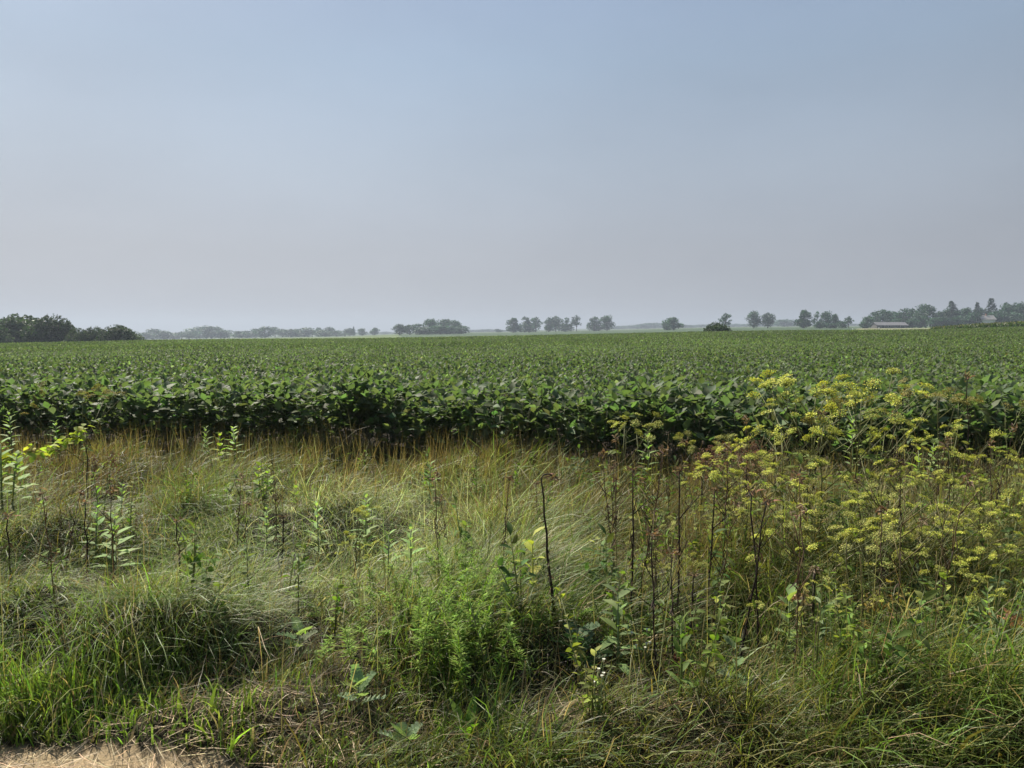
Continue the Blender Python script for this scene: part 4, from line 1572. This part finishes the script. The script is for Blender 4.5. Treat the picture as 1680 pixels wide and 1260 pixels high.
# ---- broad leaved plants in the foreground
def rosette(name, px, py_base, n, L, W, base, label, cat, el0=.5, seed=0, hh=.0, droop=.4, fold=.25, lobed=False):
    g = np.random.default_rng(900 + seed)
    d = ray(px, py_base)
    k = -EYE / d[2]
    x, y = d[0] * k, d[1] * k
    root = empty(name, (x, y, float(terrain(x, y))))
    st, lf = MB(), MB()
    H = max(hh, .04)
    tube(st, [(0, 0, -.03), (.004, 0, H * .5), (0, 0, H)], [.006, .005, .003], 6, np.asarray(base) * .8)
    for i in range(n):
        a = i * 2.4 + g.normal(0, .2)
        t = i / max(1, n - 1)
        z = H * (.15 + .85 * t)
        el = el0 + .6 * t * (hh > 0) + g.normal(0, .15)
        l = L * g.uniform(.75, 1.15) * (1 - .35 * t * (hh > 0))
        D = np.array((math.cos(a) * math.cos(el), math.sin(a) * math.cos(el), math.sin(el)))
        Nn = np.array((-math.cos(a) * math.sin(el), -math.sin(a) * math.sin(el), math.cos(el)))
        c = vary(g, 1, base, .06, .15)[0]
        p0 = np.array((0, 0, z))
        if lobed:                                    # deeply lobed: side lobes along the rib
            for j in range(5):
                tt = .2 + .17 * j
                pp = p0 + D * l * tt - Nn * droop * l * tt * tt
                Sd = np.cross(D, Nn)
                for sg_ in (-1, 1):
                    leaves(lf, pp, Sd * sg_ + D * .55 + Nn * .2, Nn, W * .75 * (1.1 - .6 * tt), W * .42, c, .2, .1, 1, .6)
            leaves(lf, p0, D, Nn, l, W * .45, c, fold, droop, 1, .9)
        else:
            leaves(lf, p0, D, Nn, l, W * g.uniform(.85, 1.1), c, fold, droop, .95, .85)
    st.build('stem', M_STEM, root)
    lf.build('leaves', M_LEAF, root)
    CLEAR.append((x, y - .12, .11, .18, .42))
    return tag(root, label, cat)


rosette('broadleaf_dock', 768, 1222, 4, .17, .04, (.20, .32, .04), 'bright green dock with upright strap leaves at bottom center', 'dock', 1.0, 1, 0, .3)
rosette('thistle_plant', 662, 1242, 8, .12, .055, (.24, .30, .18), 'pale lobed thistle rosette at the bottom, left of the dock', 'thistle', .45, 2, .06, .35, .2, True)
rosette('thistle_plant', 588, 1200, 7, .12, .05, (.24, .30, .18), 'pale lobed thistle half hidden in grass, farther from the dock', 'thistle', .5, 3, .10, .35, .2, True)
rosette('thistle_plant', 492, 1105, 7, .14, .05, (.24, .30, .18), 'grey green thistle sprawling left of the brown grass clump', 'thistle', .35, 4, .12, .4, .2, True)
rosette('mullein_plant', 1012, 1140, 18, .15, .045, (.16, .22, .09), 'large leaved upright mullein in the lower center', 'mullein', .25, 5, .42, .35)
rosette('thistle_plant', 948, 1130, 9, .18, .075, (.09, .15, .08), 'dark bluish thistle just left of the mullein', 'thistle', .5, 6, .16, .4, .2, True)
rosette('broadleaf_weed', 1292, 1085, 12, .13, .06, (.20, .27, .10), 'pale leafed bushy weed at the foot of the thick stalk, left side', 'weed', .4, 7, .36, .3)
rosette('broadleaf_weed', 1360, 1075, 10, .12, .06, (.18, .25, .08), 'leafy weed at the right side of the thick stalk', 'weed', .4, 8, .34, .3)
rosette('broadleaf_weed', 873, 1040, 9, .14, .055, (.34, .36, .08), 'yellow leafed weed left of the hooked dark stalk', 'weed', .5, 9, .42, .5)
rosette('broadleaf_weed', 1205, 1170, 8, .12, .055, (.16, .22, .10), 'small pale weed between two long dark stalks', 'weed', .4, 10, .22, .3)
rosette('broadleaf_weed', 1500, 1125, 8, .10, .045, (.22, .28, .08), 'small bright weed in the grass at the lower right', 'weed', .4, 11, .2, .3)
rosette('broadleaf_weed', 1180, 1060, 9, .10, .04, (.15, .21, .07), 'green weed among the brown stems', 'weed', .4, 12, .4, .3)
rosette('goldenrod_plant', 1115, 1210, 14, .10, .03, (.14, .20, .05), 'narrow leaved green weed under the white bladder flowers', 'weed', .5, 13, .32, .2)


def dried_tuft(px, py, depth, label, base, n=60, r=.05):
    g = np.random.default_rng(int(px))
    p = at(px, py, depth)
    z = float(terrain(p[0], p[1]))
    root = empty('dried_weed', (p[0], p[1], z))
    h = p[2] - z
    st, lf = MB(), MB()
    tube(st, [(0, 0, -.02), (.01, .01, h * .5), (0, 0, h)], [.004, .003, .002], 5, (.14, .09, .05))
    leaves(lf, np.array((0, 0, h)) + g.normal(0, r, (n, 3)) * np.array((1.2, 1, .7)), rnd_dirs(g, n) + np.array((0, 0, -.4)), rnd_dirs(g, n), g.uniform(.03, .06, n), .024, vary(g, n, base, .08, .25), .7, .6, 1, .7)
    st.build('stem', M_DEAD, root)
    lf.build('withered_leaves', M_WITHER, root)
    tag(root, label, 'dried weed')


dried_tuft(1452, 1050, 3.6, 'tuft of curled orange brown dried leaves at right', (.34, .19, .10))
dried_tuft(1376, 1078, 3.5, 'small tan dried leaf tuft left of the orange brown one', (.40, .30, .12), 30, .035)
dried_tuft(1668, 1010, 3.7, 'pinkish dried flower spray at the right frame edge', (.42, .26, .15), 36, .04)
dried_tuft(1440, 990, 3.8, 'yellow brown wilting weed above the orange dried tuft', (.34, .28, .07), 40, .05)
dried_tuft(1318, 980, 3.9, 'cream and brown wilted leaves beside the thick stalk', (.34, .27, .17), 34, .045)
dried_tuft(1110, 1100, 3.4, 'red brown withered leaves hanging on a stem, lower center', (.12, .05, .035), 50, .05)


# ---- white bladder flowers
def make_campion():
    g = np.random.default_rng(77)
    root = empty('white_campion')
    st = MB()
    for i in range(6):
        fl = MB()
        e = np.array((g.normal(0, .07), g.normal(0, .05), g.uniform(.18, .34)))
        tube(st, [(0, 0, -.02), e * .5 + g.normal(0, .01, 3), e], [.002, .0016, .0012], 4, (.16, .2, .08))
        # swollen calyx and petals
        tube(fl, [e, e + (0, 0, .006), e + (0, 0, .013), e + (0, 0, .018)], [.002, .0065, .0065, .003], 7, (.50, .50, .36))
        m = 5
        aa = np.arange(m) * 2 * PI / m
        leaves(fl, np.tile(e + (0, 0, .017), (m, 1)), np.stack([np.cos(aa), np.sin(aa), np.full(m, .5)], 1), np.tile((0, 0, 1.), (m, 1)), .012, .009, (.70, .70, .58), .1, .3, .9, 1)
        fl.build('flower', M_WHITE, root)
    st.build('stem', M_STEM, root)
    return root


CAMP = Kind(make_campion)
for px, py, lab in ((1052, 1150, 'white flowered weed right of the mullein'), (978, 1238, 'white flowered weed lowest in the foreground')):
    o = CAMP.take()
    d = ray(px, py)
    k = -EYE / d[2]
    put(o, (d[0] * k, d[1] * k, float(terrain(d[0] * k, d[1] * k))), wr.uniform(0, 6), (.6, .6, .8))
    tag(o, lab, 'flower')


# ---- small leafy weeds and thin stems scattered through the verge
def make_small(seed, base, n=12, L=.06, W=.028, up=.5):
    def make():
        g = np.random.default_rng(seed)
        root = empty('leafy_weed')
        st, lf = MB(), MB()
        for q in range(int(g.integers(1, 4))):
            top = np.array((g.normal(0, .12), g.normal(0, .12), 1 - .2 * q))
            tube(st, [(0, 0, -.05), top * .5 + (0, 0, .04), top], [.009, .008, .004], 4, (.13, .15, .05))
            t = g.uniform(.3, 1, n)
            P = top * t[:, None]
            a = g.uniform(0, 6.28, n)
            el = g.uniform(-.1, 1.0, n)
            D = np.stack([np.cos(a) * np.cos(el), np.sin(a) * np.cos(el), np.sin(el)], 1)
            leaves(lf, P, D, np.array((0, 0, 1.)) + g.normal(0, .4, (n, 3)), g.uniform(.6, 1.3, n) * L / .4, W / .4, vary(g, n, base, .1, .25), .25, g.uniform(.1, .6, n), 1, .75)
        st.build('stem', M_STEM, root)
        lf.build('leaves', M_LEAF, root)
        return root
    return Kind(make)


SMALL = [make_small(951, (.12, .18, .045)), make_small(952, (.16, .21, .045), 16, .05, .02), make_small(953, (.10, .15, .05), 10, .07, .03), make_small(954, (.19, .22, .055), 14, .045, .022), make_small(955, (.12, .16, .07), 20, .06, .014)]
sw = np.random.default_rng(4)
k_ = 0
while k_ < 140:
    y = sw.uniform(2.9, 8.6)
    x = sw.uniform(-1, 1) * .70 * y
    if y > float(soy_front(x)) - .3 or dirt(x, y) or (sw.random() < .78 and x < .3):
        continue
    o = SMALL[int(sw.integers(0, 5))].take()
    h = sw.uniform(.26, .55)
    put(o, (x, y, float(terrain(x, y))), sw.uniform(0, 6.28), (.4, .4, h), (sw.normal(0, .12), sw.normal(0, .12)))
    tag(o, 'small leafy green weed poking out of the long verge grass', 'weed', 'small leafy weeds in the verge grass')
    k_ += 1

THIN = [make_stalk(521, 0, .0038, 12, (.10, .065, .035), True, 4), make_stalk(522, 0, .0034, 6, (.12, .10, .045), False, 6), make_stalk(523, 0, .0042, 20, (.07, .045, .03), True, 3)]
for k_ in range(52):
    px = sw.uniform(1000, 1670) if k_ < 40 else sw.uniform(60, 900)
    d = sw.uniform(3.3, 6.0)
    p = ground_at(px, d)
    h = sw.uniform(.6, 1.0) if k_ < 40 else sw.uniform(.5, .75)
    o = THIN[int(sw.integers(0, 3))].take()
    put(o, p, sw.uniform(0, 6.28), (1, 1, h), (sw.normal(0, .09), sw.normal(0, .09)))
    if k_ < 40:
        tag(o, 'thin brown dead stem among the parsnips on the right', 'stem', 'thin brown stems among the parsnips')
    else:
        tag(o, 'thin brown dead stem in the grass left of the parsnips', 'stem', 'thin brown stems in the left grass')


build_grass()
